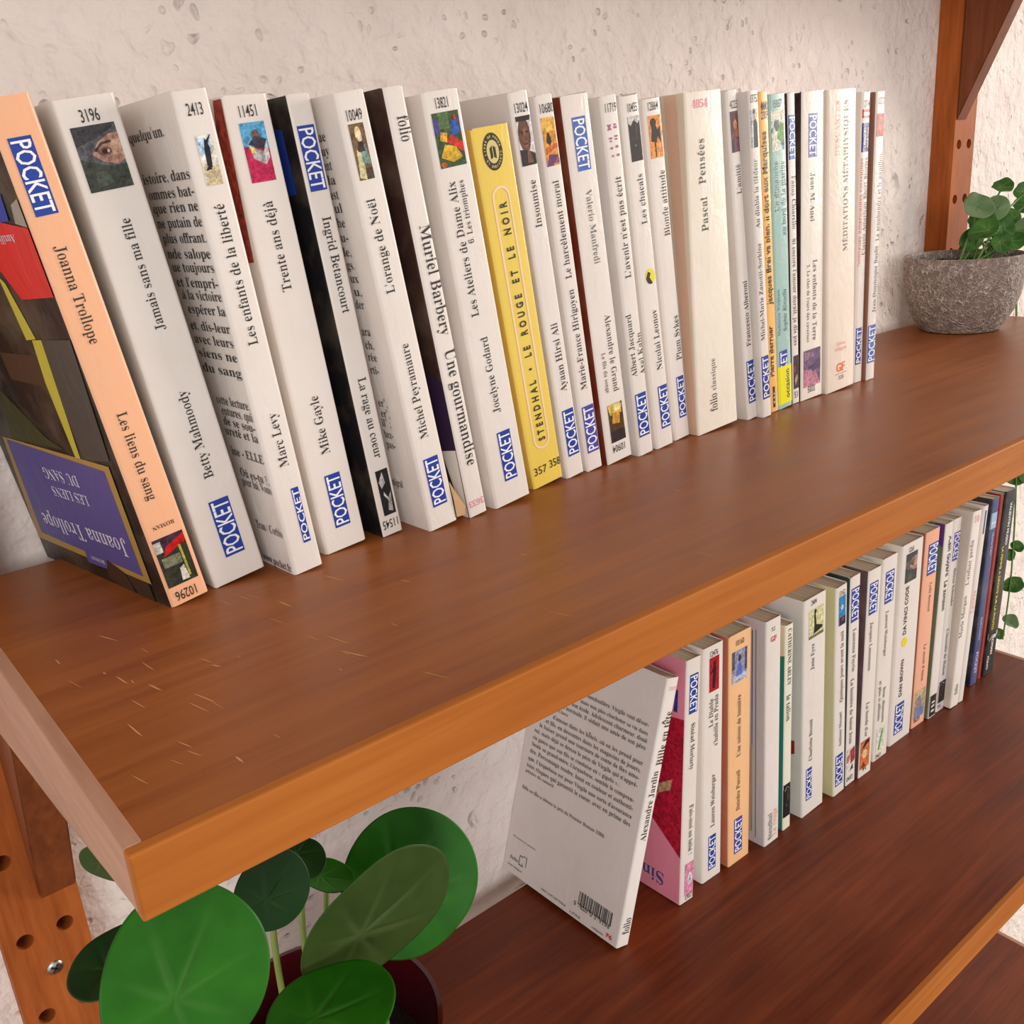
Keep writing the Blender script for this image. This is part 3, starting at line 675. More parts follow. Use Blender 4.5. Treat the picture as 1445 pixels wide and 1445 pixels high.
BOOKS = {}
_BK = BK
def BK(key, *a): BOOKS[key] = _BK(key, *a)
BK('trollope',(107.9,342.3,1.07),0.00,-8.10,15.2,14.5,179.3,108,17.5,[
 ("K",-1,-4.1,143.6,3.1,167.3,"logo"),("T","Joanna Trollope",-0.5,133.9,101.0,"s","k"),("T","Les liens du sang",-0.4,76.3,42.6,"s","k"),
 ("N","ROMAN",0.1,32.0,8.4,1,"s","k"),("P","roof",-6.1,7.8,5.8,27.7),("N","10296",-0.3,3.6,9.0,1,"n","k"),("G","grey",[[28.6,103.5],[-1.4,104.4],[5.4,59.6],[26.6,57.8]]),
 ("G","brown",[[65.5,97.8],[32.2,97.6],[26.5,85.4],[64.9,86.8]]),("G","olive",[[81.3,81.8],[53.6,63.6],[41.1,60.1],[90.8,59.7]]),
 ("G","pale",[[6.4,148.6],[-0.1,150.1],[-0.4,141.2],[8.2,142.8]]),("G","red",[[28.2,145.1],[-0.1,141.0],[-1.6,118.8],[26.2,118.0],[39.8,133.6]]),
 ("G","postyellow",[[31.1,103.4],[23.3,103.7],[25.1,89.9],[29.4,57.9],[33.4,57.8],[34.0,87.2]]),("G","postyellow",[[38.8,126.4],[34.9,123.8],[27.4,103.9],[35.8,103.3]]),
 ("G","gold",[[100.0,59.7],[7.7,57.4],[9.1,8.5],[108.7,10.6]]),("G","purple",[[96.7,58.9],[12.5,55.0],[13.5,11.0],[101.6,14.0]]),
 ("G","purple",[[61.0,13.9],[41.8,13.3],[45.1,7.6],[61.7,7.3]]),("C","Joanna Trollope",18.1,92.7,22.2,1,"s","lil"),("C","LES LIENS",37.2,69.2,39.4,1,"s","lil"),
 ("C","DU SANG",39.5,70.9,47.3,1,"s","lil"),("C","ROMAN",45.0,56.9,10.7,1,"s","lil"),("G","logo",[[20.1,153.0],[10.9,152.3],[12.3,143.9],[23.3,143.6]]),
 ("C","Auxiliaire",12.3,33.0,138.4,1,"s","lil"),("G","dbrown",[[42.2,12.7],[29.3,9.2],[25.7,0.7],[46.7,3.1]]),
 ("G","dbrown",[[26.3,9.0],[11.4,8.4],[11.1,-0.2],[23.9,1.1]]),])
BK('jamais',(130.7,347.5,1.44),-0.02,-7.54,21.9,20.4,179.0,108,3.9,[
 ("N","3196",-0.1,173.0,6.6,0,"n","k"),("P","eye",-7.6,149.7,7.0,170.0),("T","Jamais sans ma fille",0.5,100.9,140.0,"s","k"),("T","Betty Mahmoody",0.6,43.1,78.0,"s","k"),
 ("K",1,-3.1,10.4,5.1,34.1,"logo"),])
BK('levy',(154.5,335.1,0.60),0.03,-5.30,13.1,12.7,179.5,110,5.0,[
 ("N","2413",0.2,173.3,6.0,0,"n","k"),("P","figure",-2.1,148.8,3.8,165.0),("T","Les enfants de la liberté",0.4,92.4,142.6,"s","k"),("T","Marc Levy",0.7,44.4,66.1,"s","k"),
 ("K",1,0.6,11.8,3.8,35.2,"logo"),("C","quelqu'un.",45.1,13.0,168.3,0,"s","k"),("C","istoire, dans",42.2,0.1,153.6,0,"s","k"),("C","ommes bat-",40.8,0.6,148.1,0,"s","k"),
 ("C","que rien ne",40.3,-0.2,143.1,0,"s","k"),("C","ne putain de",39.9,-0.2,137.8,0,"s","k"),("C","plus offrant.",38.7,-0.7,132.3,0,"s","k"),
 ("C","nde salope",38.3,-0.5,126.7,0,"s","k"),("C","ue toujours",37.0,-1.3,121.8,0,"s","k"),("C","et l'empri-",36.8,-1.1,116.2,0,"s","k"),
 ("C","à la victoire",35.0,-2.3,111.5,0,"s","k"),("C","espérer la",33.0,-3.5,106.2,0,"s","k"),("C","et, dis-leur",34.7,0.4,99.8,0,"s","k"),
 ("C","avec leurs",34.5,-2.6,94.5,0,"s","k"),("C","siens ne",34.1,-2.5,89.1,0,"s","k"),("C","du sang",34.1,-3.5,83.2,0,"s","k"),
 ("C","cette lecture.",29.3,-3.4,70.6,0,"s","k"),("C","entures, qui",27.1,-4.3,66.2,0,"s","k"),("C","de se sou-",27.9,-4.3,61.9,0,"s","k"),
 ("C","ureté et la",28.8,-4.5,57.7,0,"s","k"),("C","ine - ELLE",27.8,-4.6,49.2,0,"s","k"),("C","Où es-tu ?,",25.0,-4.6,40.5,0,"s","k"),
 ("C","pour lui, Vous",25.6,-5.0,36.5,0,"s","k"),("C","Tran / Corbis",22.9,-4.1,18.0,0,"s","k"),("C","www.pocket.fr",24.3,-5.4,2.8,0,"s","k"),])
BK('gayle',(177.8,345.2,0.88),0.01,-5.10,19.8,17.6,178.5,108,5.0,[
 ("N","11451",-0.1,173.0,8.0,0,"n","k"),("P","box",-4.7,148.8,5.1,169.2),("T","Trente ans déjà",-0.3,108.6,142.0,"s","k"),("T","Mike Gayle",0.4,42.1,66.8,"s","k"),
 ("K",1,-3.0,9.9,4.2,33.3,"logo"),("G","rust",[[6.7,179.6],[-0.3,178.9],[3.9,121.3],[21.3,120.1]]),])
BK('betancourt',(200.8,344.5,0.53),0.00,-5.77,10.6,10.2,179.2,108,5.0,[
 ("K",-1,-3.5,144.8,3.7,168.2,"logo"),("T","Ingrid Betancourt",0.4,135.2,97.7,"s","k"),("T","La rage au cœur",0.6,70.8,35.5,"s","k"),("P","bw",-2.5,9.2,3.6,30.0),
 ("N","11545",-0.1,5.2,8.6,1,"n","k"),("G","logo",[[14.8,168.8],[7.8,167.8],[7.6,144.6],[15.0,144.2]]),])
BK('noel',(221.0,334.1,0.95),-0.01,-7.28,15.0,13.2,179.1,110,3.3,[
 ("N","10049",-0.3,170.7,7.4,0,"n","k"),("P","child",-3.7,147.6,2.9,167.7),("T","L'orange de Noël",-0.9,103.8,140.6,"s","k"),
 ("T","Michel Peyramaure",-0.1,41.5,83.0,"s","k"),("K",1,-3.5,10.1,4.1,32.6,"logo"),("C","ue",17.9,12.1,165.1,0,"s","k"),("C","uy",17.7,11.8,159.9,0,"s","k"),
 ("C","ent",18.2,12.3,154.6,0,"s","k"),("C","la",17.9,12.0,149.2,0,"s","k"),("C","est",18.2,12.3,143.7,0,"s","k"),("C","ul",17.7,11.7,138.5,0,"s","k"),
 ("C","he",18.2,12.2,132.9,0,"s","k"),("C","u-",18.1,12.1,127.2,0,"s","k"),("C","le,",18.7,12.6,121.5,0,"s","k"),("C","gs.",18.3,12.2,116.3,0,"s","k"),
 ("C","ux",17.9,11.8,110.9,0,"s","k"),("C","u,",17.5,11.4,105.5,0,"s","k"),("C","der",18.4,12.1,100.2,0,"s","k"),("C","ara",18.7,12.0,88.9,0,"s","k"),
 ("C","ch,",18.2,11.5,83.2,0,"s","k"),("C","rée",18.2,11.5,78.0,0,"s","k"),("C","rti-",18.8,12.1,72.3,0,"s","k"),("C","er\",",18.4,11.6,57.8,0,"s","k"),
 ("C","er\",",18.2,11.4,53.0,0,"s","k"),("C","il\" ;",19.2,12.3,48.6,0,"s","k"),("C","hez-",19.4,12.5,43.3,0,"s","k"),("C","pas-",19.6,12.6,38.5,0,"s","k"),
 ("C","Intégral",24.3,13.8,20.1,0,"s","k"),])
BK('barbery',(240.7,334.7,0.64),-0.00,-7.19,10.3,9.7,180.8,108,5.0,[
 ("T","folio",1.3,170.3,160.7,"s","k"),("T","Muriel Barbery",1.4,129.1,83.4,"s","k"),("T","Une gourmandise",1.5,77.4,23.9,"s","k"),("N","3633",1.3,6.2,9.8,1,"s","pink"),
 ("G","dpurple",[[10.3,68.3],[0.3,64.5],[-1.1,33.1],[11.0,30.7]]),("G","white",[[10.9,31.2],[-1.1,33.1],[0.6,0.0],[4.4,0.1]]),])
BK('alix',(261.6,335.0,1.26),0.01,-6.91,21.0,18.2,178.8,108,4.7,[
 ("N","13821",-0.4,174.2,7.3,0,"n","k"),("P","painting",-6.4,149.9,6.8,170.7),("T","Les Ateliers de Dame Alix",-2.5,88.4,144.4,"s","k"),
 ("T","6. Les triomphes",2.3,118.5,144.3,"s","k"),("T","Jocelyne Godard",-0.2,44.0,79.0,"s","k"),("K",1,-2.8,11.1,4.8,34.9,"logo"),])
BK('stendhal',(290.9,343.3,1.23),0.00,-7.19,19.7,21.0,165.6,106,5.0,[
 ("T","STENDHAL • LE ROUGE ET LE NOIR",0.2,22.6,135.6,"x","k"),("N","357",-4.0,8.4,8.5,0,"n","k"),("N","358",5.8,9.1,7.5,0,"n","k"),("E","emblem",-0.6,155.3,5.4,7.7),
 ("B","border",-5.1,18.6,5.0,141.1),])
BK('insoumise',(309.2,343.4,0.72),0.00,-7.05,11.7,11.3,179.8,108,0.3,[
 ("N","13024",0.0,173.1,8.2,0,"n","k"),("P","portrait",-4.0,149.2,4.6,169.7),("T","Insoumise",0.5,122.1,143.0,"s","k"),("T","Ayaan Hirsi Ali",0.5,44.1,78.0,"s","k"),
 ("K",1,-3.0,10.9,4.4,34.9,"logo"),])
BK('harcel',(323.2,343.8,0.63),-0.01,-6.79,10.7,10.4,178.4,108,2.3,[
 ("N","10680",0.1,172.7,8.7,0,"n","k"),("P","desert",-4.0,148.4,3.9,168.9),("T","Le harcèlement moral",-0.1,97.3,142.1,"s","k"),
 ("T","Marie-France Hirigoyen",0.0,42.5,92.3,"s","k"),("K",1,-3.7,9.5,4.3,34.1,"vlogo"),])
BK('manfredi',(341.3,343.9,1.09),-0.01,-6.73,18.5,17.5,178.0,108,3.0,[
 ("K",-1,-3.6,144.9,4.8,168.3,"plogo"),("T","Valerio Manfredi",1.1,136.1,101.7,"s","grey2"),("T","Alexandre le Grand",3.2,76.4,36.7,"s","k2"),
 ("T","Le fils du songe",-2.7,58.4,37.5,"s","k2"),("P","gold",-4.5,10.6,5.9,31.0),("N","10904",0.4,7.0,9.7,1,"n","k"),])
BK('avenir',(359.6,342.3,0.60),-0.01,-6.21,11.0,10.9,177.5,108,2.9,[
 ("N","11719",0.3,172.1,8.1,0,"n","k"),("P","marks",-3.1,149.5,3.6,165.4),("T","L'avenir n'est pas écrit",0.5,93.0,141.5,"s","k"),
 ("T","Albert Jacquard",-2.6,43.2,75.6,"s","k"),("T","Axel Kahn",3.7,42.8,65.0,"s","k"),("K",1,-4.1,10.1,3.9,33.7,"logo"),])
BK('chacals',(376.0,343.7,0.76),-0.01,-6.63,13.2,12.5,177.8,108,2.8,[
 ("N","10455",1.0,172.0,7.3,0,"n","k"),("P","dark",-2.8,147.7,5.0,168.1),("T","Les chacals",1.7,117.6,141.8,"s","k"),("T","Nicolaï Leonov",1.9,42.5,74.7,"s","k"),
 ("K",1,-1.5,10.3,6.0,33.9,"logo"),("E","moon",1.7,91.8,3.3,3.9),])
BK('blonde',(394.7,347.7,0.68),-0.00,-6.32,12.4,12.4,176.8,108,5.0,[
 ("N","12864",-0.0,172.9,8.0,0,"n","k"),("P","silh",-4.3,148.8,6.2,168.6),("T","Blonde attitude",2.6,110.0,142.6,"s","k"),("T","Plum Sykes",2.9,44.0,68.6,"s","k"),
 ("K",1,-1.1,11.8,4.6,35.2,"logo"),])
BK('pascal',(421.2,344.1,1.17),-0.04,-3.85,34.9,28.4,178.2,108,2.4,[
 ("N","4054",-3.1,172.4,12.2,0,"s","pink"),("T","Pascal",-3.2,109.6,127.1,"s","k"),("T","Pensées",-3.6,133.4,156.0,"s","k"),("T","folio",-2.9,10.8,21.2,"s","k"),
 ("T","classique",-2.4,22.7,41.1,"s","grey3"),("G","peach",[[13.1,178.7],[5.4,178.1],[1.3,0.6],[6.6,0.2]]),])
BK('amitie',(452.1,343.6,0.52),-0.01,-6.71,8.9,8.8,179.9,108,2.6,[
 ("N","4223",0.9,172.8,6.3,0,"n","k"),("P","couple",-2.8,149.2,4.2,169.5),("T","L'amitié",1.1,127.6,143.0,"s","k"),("T","Francesco Alberoni",0.4,43.5,81.0,"s","k"),
 ("K",1,-2.9,9.8,5.8,35.1,"logo"),])
BK('tiedeur',(460.9,339.7,0.37),-0.00,-5.35,7.9,7.8,179.0,108,0.0,[
 ("N","13752",-1.8,175.0,8.4,0,"n","k"),("P","man",-5.5,150.7,1.7,170.1),("T","Au diable la tiédeur",-1.3,109.0,145.0,"s","k"),
 ("T","Michel-Marie Zanotti-Sorkine",-1.1,46.0,100.8,"s","k"),("K",1,-5.8,11.2,2.8,36.8,"logo"),])
BK('brel',(473.5,343.6,0.31),-0.00,-5.03,7.0,7.2,178.9,108,4.5,[
 ("N","◆◆◆",-1.1,171.3,6.3,0,"n","k"),("N","2309",-1.1,166.9,6.9,0,"n","k"),("T","Jacques Brel va bien. Il dort aux Marquises",-1.3,65.0,158.8,"b","k"),
 ("T","Pierre Berruer",-1.8,21.8,52.3,"b","k"),("P","blk",-1.8,2.8,0.2,15.7),])
BK('piscine',(484.4,344.0,0.55),-0.02,-4.50,14.0,14.1,177.3,108,0.0,[
 ("N","15857",-0.4,172.3,8.2,0,"n","grey3"),("P","pool",-6.3,148.1,4.9,168.8),("T","Un dimanche",-2.9,115.6,142.7,"s","grey3"),
 ("T","au bord de la piscine",3.1,101.8,142.3,"s","grey3"),("T","Madeleine Wickham",-4.2,45.0,72.5,"l","grey3"),("T","Sophie Kinsella",1.7,46.6,71.8,"i","k"),
 ("K",1,-4.7,9.2,2.7,35.6,"logo"),("P","ylabel",-7.3,2.7,7.4,26.2),("T","occasion",2.2,5.6,23.7,"b","k"),])
BK('fanny',(498.4,346.2,0.24),-0.00,-3.97,6.9,6.9,178.3,108,2.9,[
 ("K",-1,-3.1,143.2,3.5,166.6,"plogo"),("T","Fanny Chiarello",0.5,134.4,104.8,"s","k"),("T","Si encore l'amour durait, je dis pas",0.1,99.7,36.1,"s","k"),
 ("P","reddark",-2.5,9.3,3.3,30.0),("N","15",-0.0,5.6,4.2,1,"n","k"),])
BK('auel',(514.6,346.2,0.50),-0.02,-2.46,23.1,22.4,178.4,108,0.6,[
 ("K",-1,-4.6,143.1,3.6,166.6,"logo"),("T","Jean M. Auel",-0.6,134.7,107.2,"s","k"),("T","Les enfants de la Terre",2.3,85.0,36.1,"s","k"),
 ("T","1. Le clan de l'ours des cavernes",-4.4,82.9,36.0,"s","k"),("P","hands",-8.9,7.9,8.6,31.1),("N","3205",-0.5,6.0,8.1,1,"n","k"),])
BK('descartes',(543.4,344.4,0.89),-0.04,-3.35,30.4,28.7,179.1,108,0.0,[
 ("T","DESCARTES",-4.6,142.4,173.1,"s","pinkp"),("T","MÉDITATIONS MÉTAPHYSIQUES",3.8,86.4,173.0,"s","grey2"),("N","Édition",-0.1,30.0,10.2,0,"s","pinkp"),
 ("N","bilingue",-0.0,26.8,12.5,0,"s","pinkp"),("N","GF",-0.3,14.6,9.5,0,"b","orange"),("N","328",0.3,7.8,5.7,0,"s","grey2"),("P","line",-6.4,9.4,6.5,11.6),])
BK('langues',(570.1,348.3,0.14),-0.00,-1.75,8.9,9.1,178.3,108,5.0,[
 ("N","2714",0.7,171.5,6.0,0,"n","k"),("P","redlabel",-5.3,163.5,5.5,168.4),("P","navy",-4.6,144.1,5.4,160.7),("T","LANGUES",-1.3,146.5,158.3,"b","w"),
 ("T","POUR TOUS",1.9,146.5,158.1,"b","w"),("T","Nouvelles américaines classiques",-3.6,75.3,140.8,"s","redtxt"),
 ("T","Classic American Short Stories",1.4,82.1,140.9,"s","grey2"),("K",1,-4.9,12.1,1.9,36.2,"logo"),])
BK('scaph',(581.1,346.2,0.12),-0.01,-1.43,10.0,10.0,178.0,108,1.1,[
 ("N","10372",1.0,172.9,7.1,0,"n","grey2"),("P","lamp",-3.6,152.5,4.8,165.6),("T","Le scaphandre et le papillon",2.2,89.7,142.4,"s","k"),
 ("T","Jean-Dominique Bauby",1.3,44.3,87.1,"s","k"),("K",1,-6.0,11.5,5.0,36.5,"plogo"),])
BK('folio',(333.1,349.1,-318.37),0.02,16.91,11.2,11.0,178.6,108,5.0,[
 ("N","1919",1.6,171.6,7.7,0,"s","pinkp"),("T","Bille en tête",2.0,121.6,156.9,"s","k"),("T","Alexandre Jardin",0.2,71.6,118.3,"s","k"),("T","folio",0.5,8.6,19.7,"s","k"),
 ("C","bandoulière, Virgile veut désor-",59.0,6.6,145.9,0,"l","k"),("C","mais non plus chuchoter sa vie dans",63.8,6.2,140.5,0,"l","k"),
 ("C","son école. Adolescent charmeur, doué",71.0,5.8,135.8,0,"l","k"),("C","et normale, il séduit une amie de son père",79.3,5.9,131.2,0,"l","k"),
 ("C","de Clara.",85.9,71.8,127.0,0,"l","k"),("C","d'amour dans les hôtels, où on les prend pour",85.3,6.0,121.2,0,"l","k"),
 ("C","et fils, en descentes dans les magasins de jouets,",91.1,6.5,116.2,0,"l","k"),("C","le baiser prend une tournure de conte de fées amo-",96.1,6.7,111.4,0,"l","k"),
 ("C","rai, mais déjà se dresse le père de Virgile qui n'appré-",99.9,6.8,106.3,0,"l","k"),
 ("C","cie guère que son fils se conduise en « gigolo »...",100.4,19.9,101.1,0,"l","k"),
 ("C","Seule sa grand-mère, l'Arquebuse, semble le compren-",100.3,7.3,96.2,0,"l","k"),
 ("C","dre. Personnage tendre, haut en couleur et authenti-",100.8,7.0,91.0,0,"l","k"),
 ("C","que, l'Arquebuse est pour Virgile une sorte d'assurance",101.5,6.7,85.5,0,"l","k"),
 ("C","tous risques qui garantit le cœur, avec en prime des",101.6,6.8,80.4,0,"l","k"),("C","pilules de canard.",101.9,73.4,76.0,0,"l","k"),
 ("C","Bille en tête a obtenu le prix du Premier Roman 1986.",102.4,24.4,63.7,0,"l","k"),("C","Illustration de couverture",103.1,80.2,26.8,0,"l","k"),
 ("C","folio",102.7,94.2,11.2,0,"l","k"),("C","texte intégral",103.7,89.3,5.6,0,"l","k"),("C","ISBN 2-07-037919-4",69.5,46.1,4.0,0,"l","k"),
 ("C","A 37919",42.2,32.3,2.7,0,"l","k"),("C","catégorie",21.9,11.9,2.8,0,"l","k"),("C","F6",9.6,4.6,4.2,0,"b","red"),("C","9 782070 379194",39.9,8.1,10.1,0,"l","k"),
 ("R","barcode",36.4,10.7,7.9,21.8),("R","openbook",93.8,13.2,86.5,14.4),])
BK('sinead',(393.3,348.8,-319.60),0.00,3.29,13.9,13.9,178.5,108,5.0,[
 ("K",-1,-3.3,140.7,4.5,167.8,"logo"),("T","Sinéad Moriarty",0.8,133.9,100.2,"s","k"),("T","Fais-moi un bébé !",1.8,74.0,35.9,"s","k"),("P","pinkpic",-2.5,4.9,6.3,29.8),
 ("N","12063",2.2,3.6,7.4,1,"n","k"),("G","crimson",[[27.6,134.2],[-1.7,138.0],[-1.6,87.6],[26.4,74.3]]),("G","crimson",[[19.0,79.5],[-2.1,89.4],[-2.0,36.5],[26.0,57.6]]),
 ("G","tan",[[20.0,84.0],[8.4,92.6],[9.9,83.8],[19.9,77.4]]),("G","logo",[[7.6,156.6],[5.7,156.9],[5.9,141.2],[8.9,141.2]]),("C","Sinéad",12.7,53.2,13.1,1,"s","navyt"),])
BK('diable',(422.9,352.0,-319.82),0.01,1.04,20.0,19.3,177.9,108,5.0,[
 ("N","12476",-0.0,172.2,8.4,0,"n","k"),("P","redfig",-4.2,145.1,5.3,169.5),("T","Le Diable",-2.0,119.5,140.3,"s","k"),("T","s'habille en Prada",2.9,103.4,141.6,"s","k"),
 ("T","Lauren Weisberger",0.6,41.7,82.8,"s","k"),("K",1,-3.6,7.6,4.0,35.1,"logo"),])
BK('saison',(450.5,350.6,-319.98),-0.05,0.09,23.3,23.4,178.3,108,2.8,[
 ("N","10160",-0.7,171.7,9.0,0,"n","k"),("P","bluefig",-8.4,142.7,6.9,166.1),("N","ROMAN",-0.9,144.3,8.3,0,"s","k"),("T","Une saison de lumière",-0.9,85.5,133.1,"s","k"),
 ("T","Deirdre Purcell",-1.1,42.5,74.9,"s","k"),("K",1,-5.1,7.7,3.5,36.4,"vlogo"),])
BK('gf',(482.4,346.3,-319.88),0.02,-0.78,16.9,16.4,179.0,108,5.0,[
 ("N","32",-0.5,171.4,4.2,0,"s","grey3"),("N","GF",-0.1,164.2,6.5,0,"b","red"),("T","Stendhal",-1.9,3.3,26.0,"s","grey3"),("T","Le rouge",3.2,4.3,27.7,"s","pinkp"),
 ("G","navyt",[[10.8,170.2],[10.2,170.4],[10.3,9.4],[10.9,9.1]]),("G","tan",[[11.8,79.4],[10.1,82.0],[10.7,9.2],[12.2,8.4]]),
 ("G","grey3",[[7.9,171.2],[7.4,171.3],[7.0,5.5],[7.6,5.2]]),])
BK('arley',(502.8,348.1,-319.93),0.01,-0.88,9.4,9.4,167.1,104,5.0,[
 ("T","CATHERINE ARLEY",0.4,163.8,119.8,"s","k"),("T","le talion",-0.3,112.4,91.5,"s","k"),("P","dark",-4.5,10.8,4.4,39.0),
 ("G","teal",[[5.2,142.1],[-0.7,144.1],[-0.2,-0.2],[3.5,-2.1]]),])
BK('eyre',(533.5,347.1,-319.56),0.11,-1.84,27.3,26.4,178.8,108,5.0,[
 ("N","2404",-1.8,174.6,6.3,0,"n","k"),("P","dancer",-7.3,146.9,9.9,169.3),("T","Jane Eyre",-2.4,121.4,142.4,"s","k"),("T","Charlotte Brontë",-3.4,45.9,81.3,"s","k"),
 ("K",1,-8.6,12.7,-1.6,40.3,"logo"),("G","red2",[[9.6,64.3],[6.4,65.1],[6.3,54.1],[9.5,52.6]]),])
BK('l8',(565.5,345.4,-319.64),0.00,-2.76,15.1,14.4,177.3,108,5.0,[
 ("N","13162",0.4,171.5,7.7,0,"n","k"),("P","bluepic",-3.4,145.8,4.9,168.9),("T","Quelques jours avant la nuit",1.2,80.9,140.6,"s","k"),
 ("T","Anthony Mosawi",0.7,42.3,72.6,"s","k"),("K",1,-5.0,7.9,4.4,35.6,"logo"),])
BK('l9',(582.6,346.4,-319.75),-0.03,-2.13,13.3,13.2,178.6,108,2.3,[
 ("K",-1,-5.0,141.9,5.4,169.2,"logo"),("T","Laurence Peyrin",-0.1,135.9,100.0,"s","k"),("T","La lumière de Saint Jean",-1.3,94.3,37.1,"s","k"),
 ("P","redwhite",-5.7,12.0,4.9,32.7),("N","12043",-0.9,5.6,9.4,1,"n","k"),])
BK('l10',(600.5,345.1,-319.94),-0.03,-0.36,17.9,17.8,177.4,108,1.7,[
 ("K",-1,-6.2,140.8,4.9,166.6,"logo"),("T","Jacques Lanzmann",-1.5,134.3,93.4,"s","k"),("T","La horde d'or",-1.1,65.9,35.3,"s","k"),("P","orangepic",-7.9,7.1,5.2,32.5),
 ("N","34",-0.6,6.4,5.9,1,"n","k"),])
BK('l11',(629.2,349.1,-319.89),-0.03,-0.64,20.4,20.5,177.1,108,5.0,[
 ("K",-1,-5.9,138.7,6.1,165.4,"logo"),("T","Lauren Weisberger",-1.4,132.2,93.1,"s","k"),("T","Sexe, diamants",0.9,65.3,33.0,"s","k"),
 ("T","et plus si affinités",-5.3,73.0,36.7,"s","k"),("P","green",-6.9,7.5,4.6,28.8),("N","13962",-2.9,3.2,8.6,1,"n","k"),])
BK('davinci',(663.5,351.7,-319.96),-0.02,0.14,32.0,31.1,177.5,108,5.0,[
 ("N","12265",-2.6,171.7,8.2,0,"n","k"),("P","eye",-9.2,144.3,7.5,168.7),("T","DA VINCI CODE",-4.5,98.6,140.9,"b","k"),("T","DAN BROWN",-4.3,42.4,76.8,"b","k"),
 ("K",1,-10.5,8.2,2.9,36.5,"logo"),("E","ydot",-3.6,91.9,4.1,4.1),])
BK('secret',(694.2,352.7,-319.91),-0.05,0.48,21.3,21.8,177.5,108,3.5,[
 ("K",-1,-5.4,139.0,10.3,166.0,"logo"),("T","Lydie Rennont",2.3,131.6,105.4,"s","k"),("T","Le secret d'Anna",1.2,76.4,42.2,"s","k"),("P","greypic",-11.1,7.9,8.4,34.0),
 ("N","10298",-2.4,6.4,10.2,1,"n","k"),])
BK('zonzon',(713.8,350.9,-319.85),-0.01,1.29,13.0,12.9,178.0,108,1.7,[
 ("T","Alain Guyard",3.2,166.0,130.0,"b","k"),("T","La zonzon",2.3,126.6,99.4,"b","k"),("P","blk",-6.3,-0.9,6.7,21.6),
 ("G","violet",[[9.0,178.0],[0.6,179.1],[1.0,157.5],[5.2,161.3]]),])
BK('incendie',(728.3,351.2,-319.86),-0.01,1.23,12.9,13.3,177.8,108,0.6,[
 ("K",-1,-4.1,140.4,11.3,165.7,"vlogo"),("T","Helena Schneider",2.1,133.1,98.6,"s","k"),("T","L'incendie de Halem",-0.3,78.5,34.5,"s","k"),("P","dark",-6.6,8.4,5.8,29.1),
 ("N","16",-2.2,5.0,5.9,1,"n","k"),])
BK('orphelin',(742.2,345.6,-319.58),0.00,3.50,13.9,14.4,179.5,108,0.0,[
 ("N","10",-0.5,172.5,8.9,0,"s","pinkp"),("T","Marie Morgan",-4.0,66.4,105.0,"s","grey2"),("T","L'enfant perdu",-3.6,114.5,154.6,"s","grey2"),
 ("T","folio",0.1,11.6,21.5,"s","k"),])
BK('white17',(753.7,345.5,-319.68),0.03,4.38,8.3,8.4,180.6,108,0.0,[
 ("P","blueline",-5.3,155.5,4.1,176.2),("T","Lettres",-1.1,84.0,105.2,"s","pinkp"),])
BK('london',(789.0,352.0,-319.64),-0.01,3.30,12.4,12.4,177.0,108,5.0,[
 ("P","skylabel",-7.8,149.5,10.2,164.0),("T","Martin Eden",0.8,145.9,124.8,"s","lil"),("T","Jack London",-0.2,66.6,44.1,"s","lil"),("T","POCKET",-0.4,32.8,11.1,"b","lil"),])
BK('red19',(802.8,353.4,-319.81),-0.01,3.54,6.0,6.1,177.0,108,4.1,[
 ("G","orange2",[[-0.7,122.9],[-3.7,124.5],[-3.7,70.6],[-0.9,69.8]]),])
BK('musso',(816.7,352.0,-319.43),0.00,3.32,19.7,19.3,177.0,108,0.0,[
 ("T","VALENTIN MUSSO",1.6,165.4,125.8,"b","w"),("T","LA FEMME A DROITE SUR LA PHOTO",-3.5,125.4,45.1,"b","yel"),("T","ROMAN",0.2,37.9,19.6,"b","w"),
 ("T","POINTS",-4.7,19.2,5.7,"b","w"),("P","dark",-13.4,0.7,7.8,42.3),])

# the bulky noel book has a torn corner of card hanging at its foot
def torn(book):
    V = [(0, 0, 0), (0.0052, 0.001, -0.0012), (0.0012, -0.0007, 0.0125), (0.0046, -0.0012, 0.004), (0.0002, 0.0006, 0.017), (0.0000, -0.0004, 0.008)]
    F = [(0, 1, 3), (0, 3, 5), (5, 3, 2), (5, 2, 4)]
    V2 = [(x, y + 0.0004, z) for x, y, z in V]; n = len(V)
    FF = F + [tuple(i + n for i in f[::-1]) for f in F]
    o = obj('torn_corner', mesh('torn_corner', V + V2, FF), TORN, book); o.location = (0.0073, -0.0003, 0.0012)
TORN = NT('torn_card').set((206, 168, 122), 0.85)
torn(BOOKS['noel'])
C.objects.unlink(_to); bpy.data.objects.remove(_to)

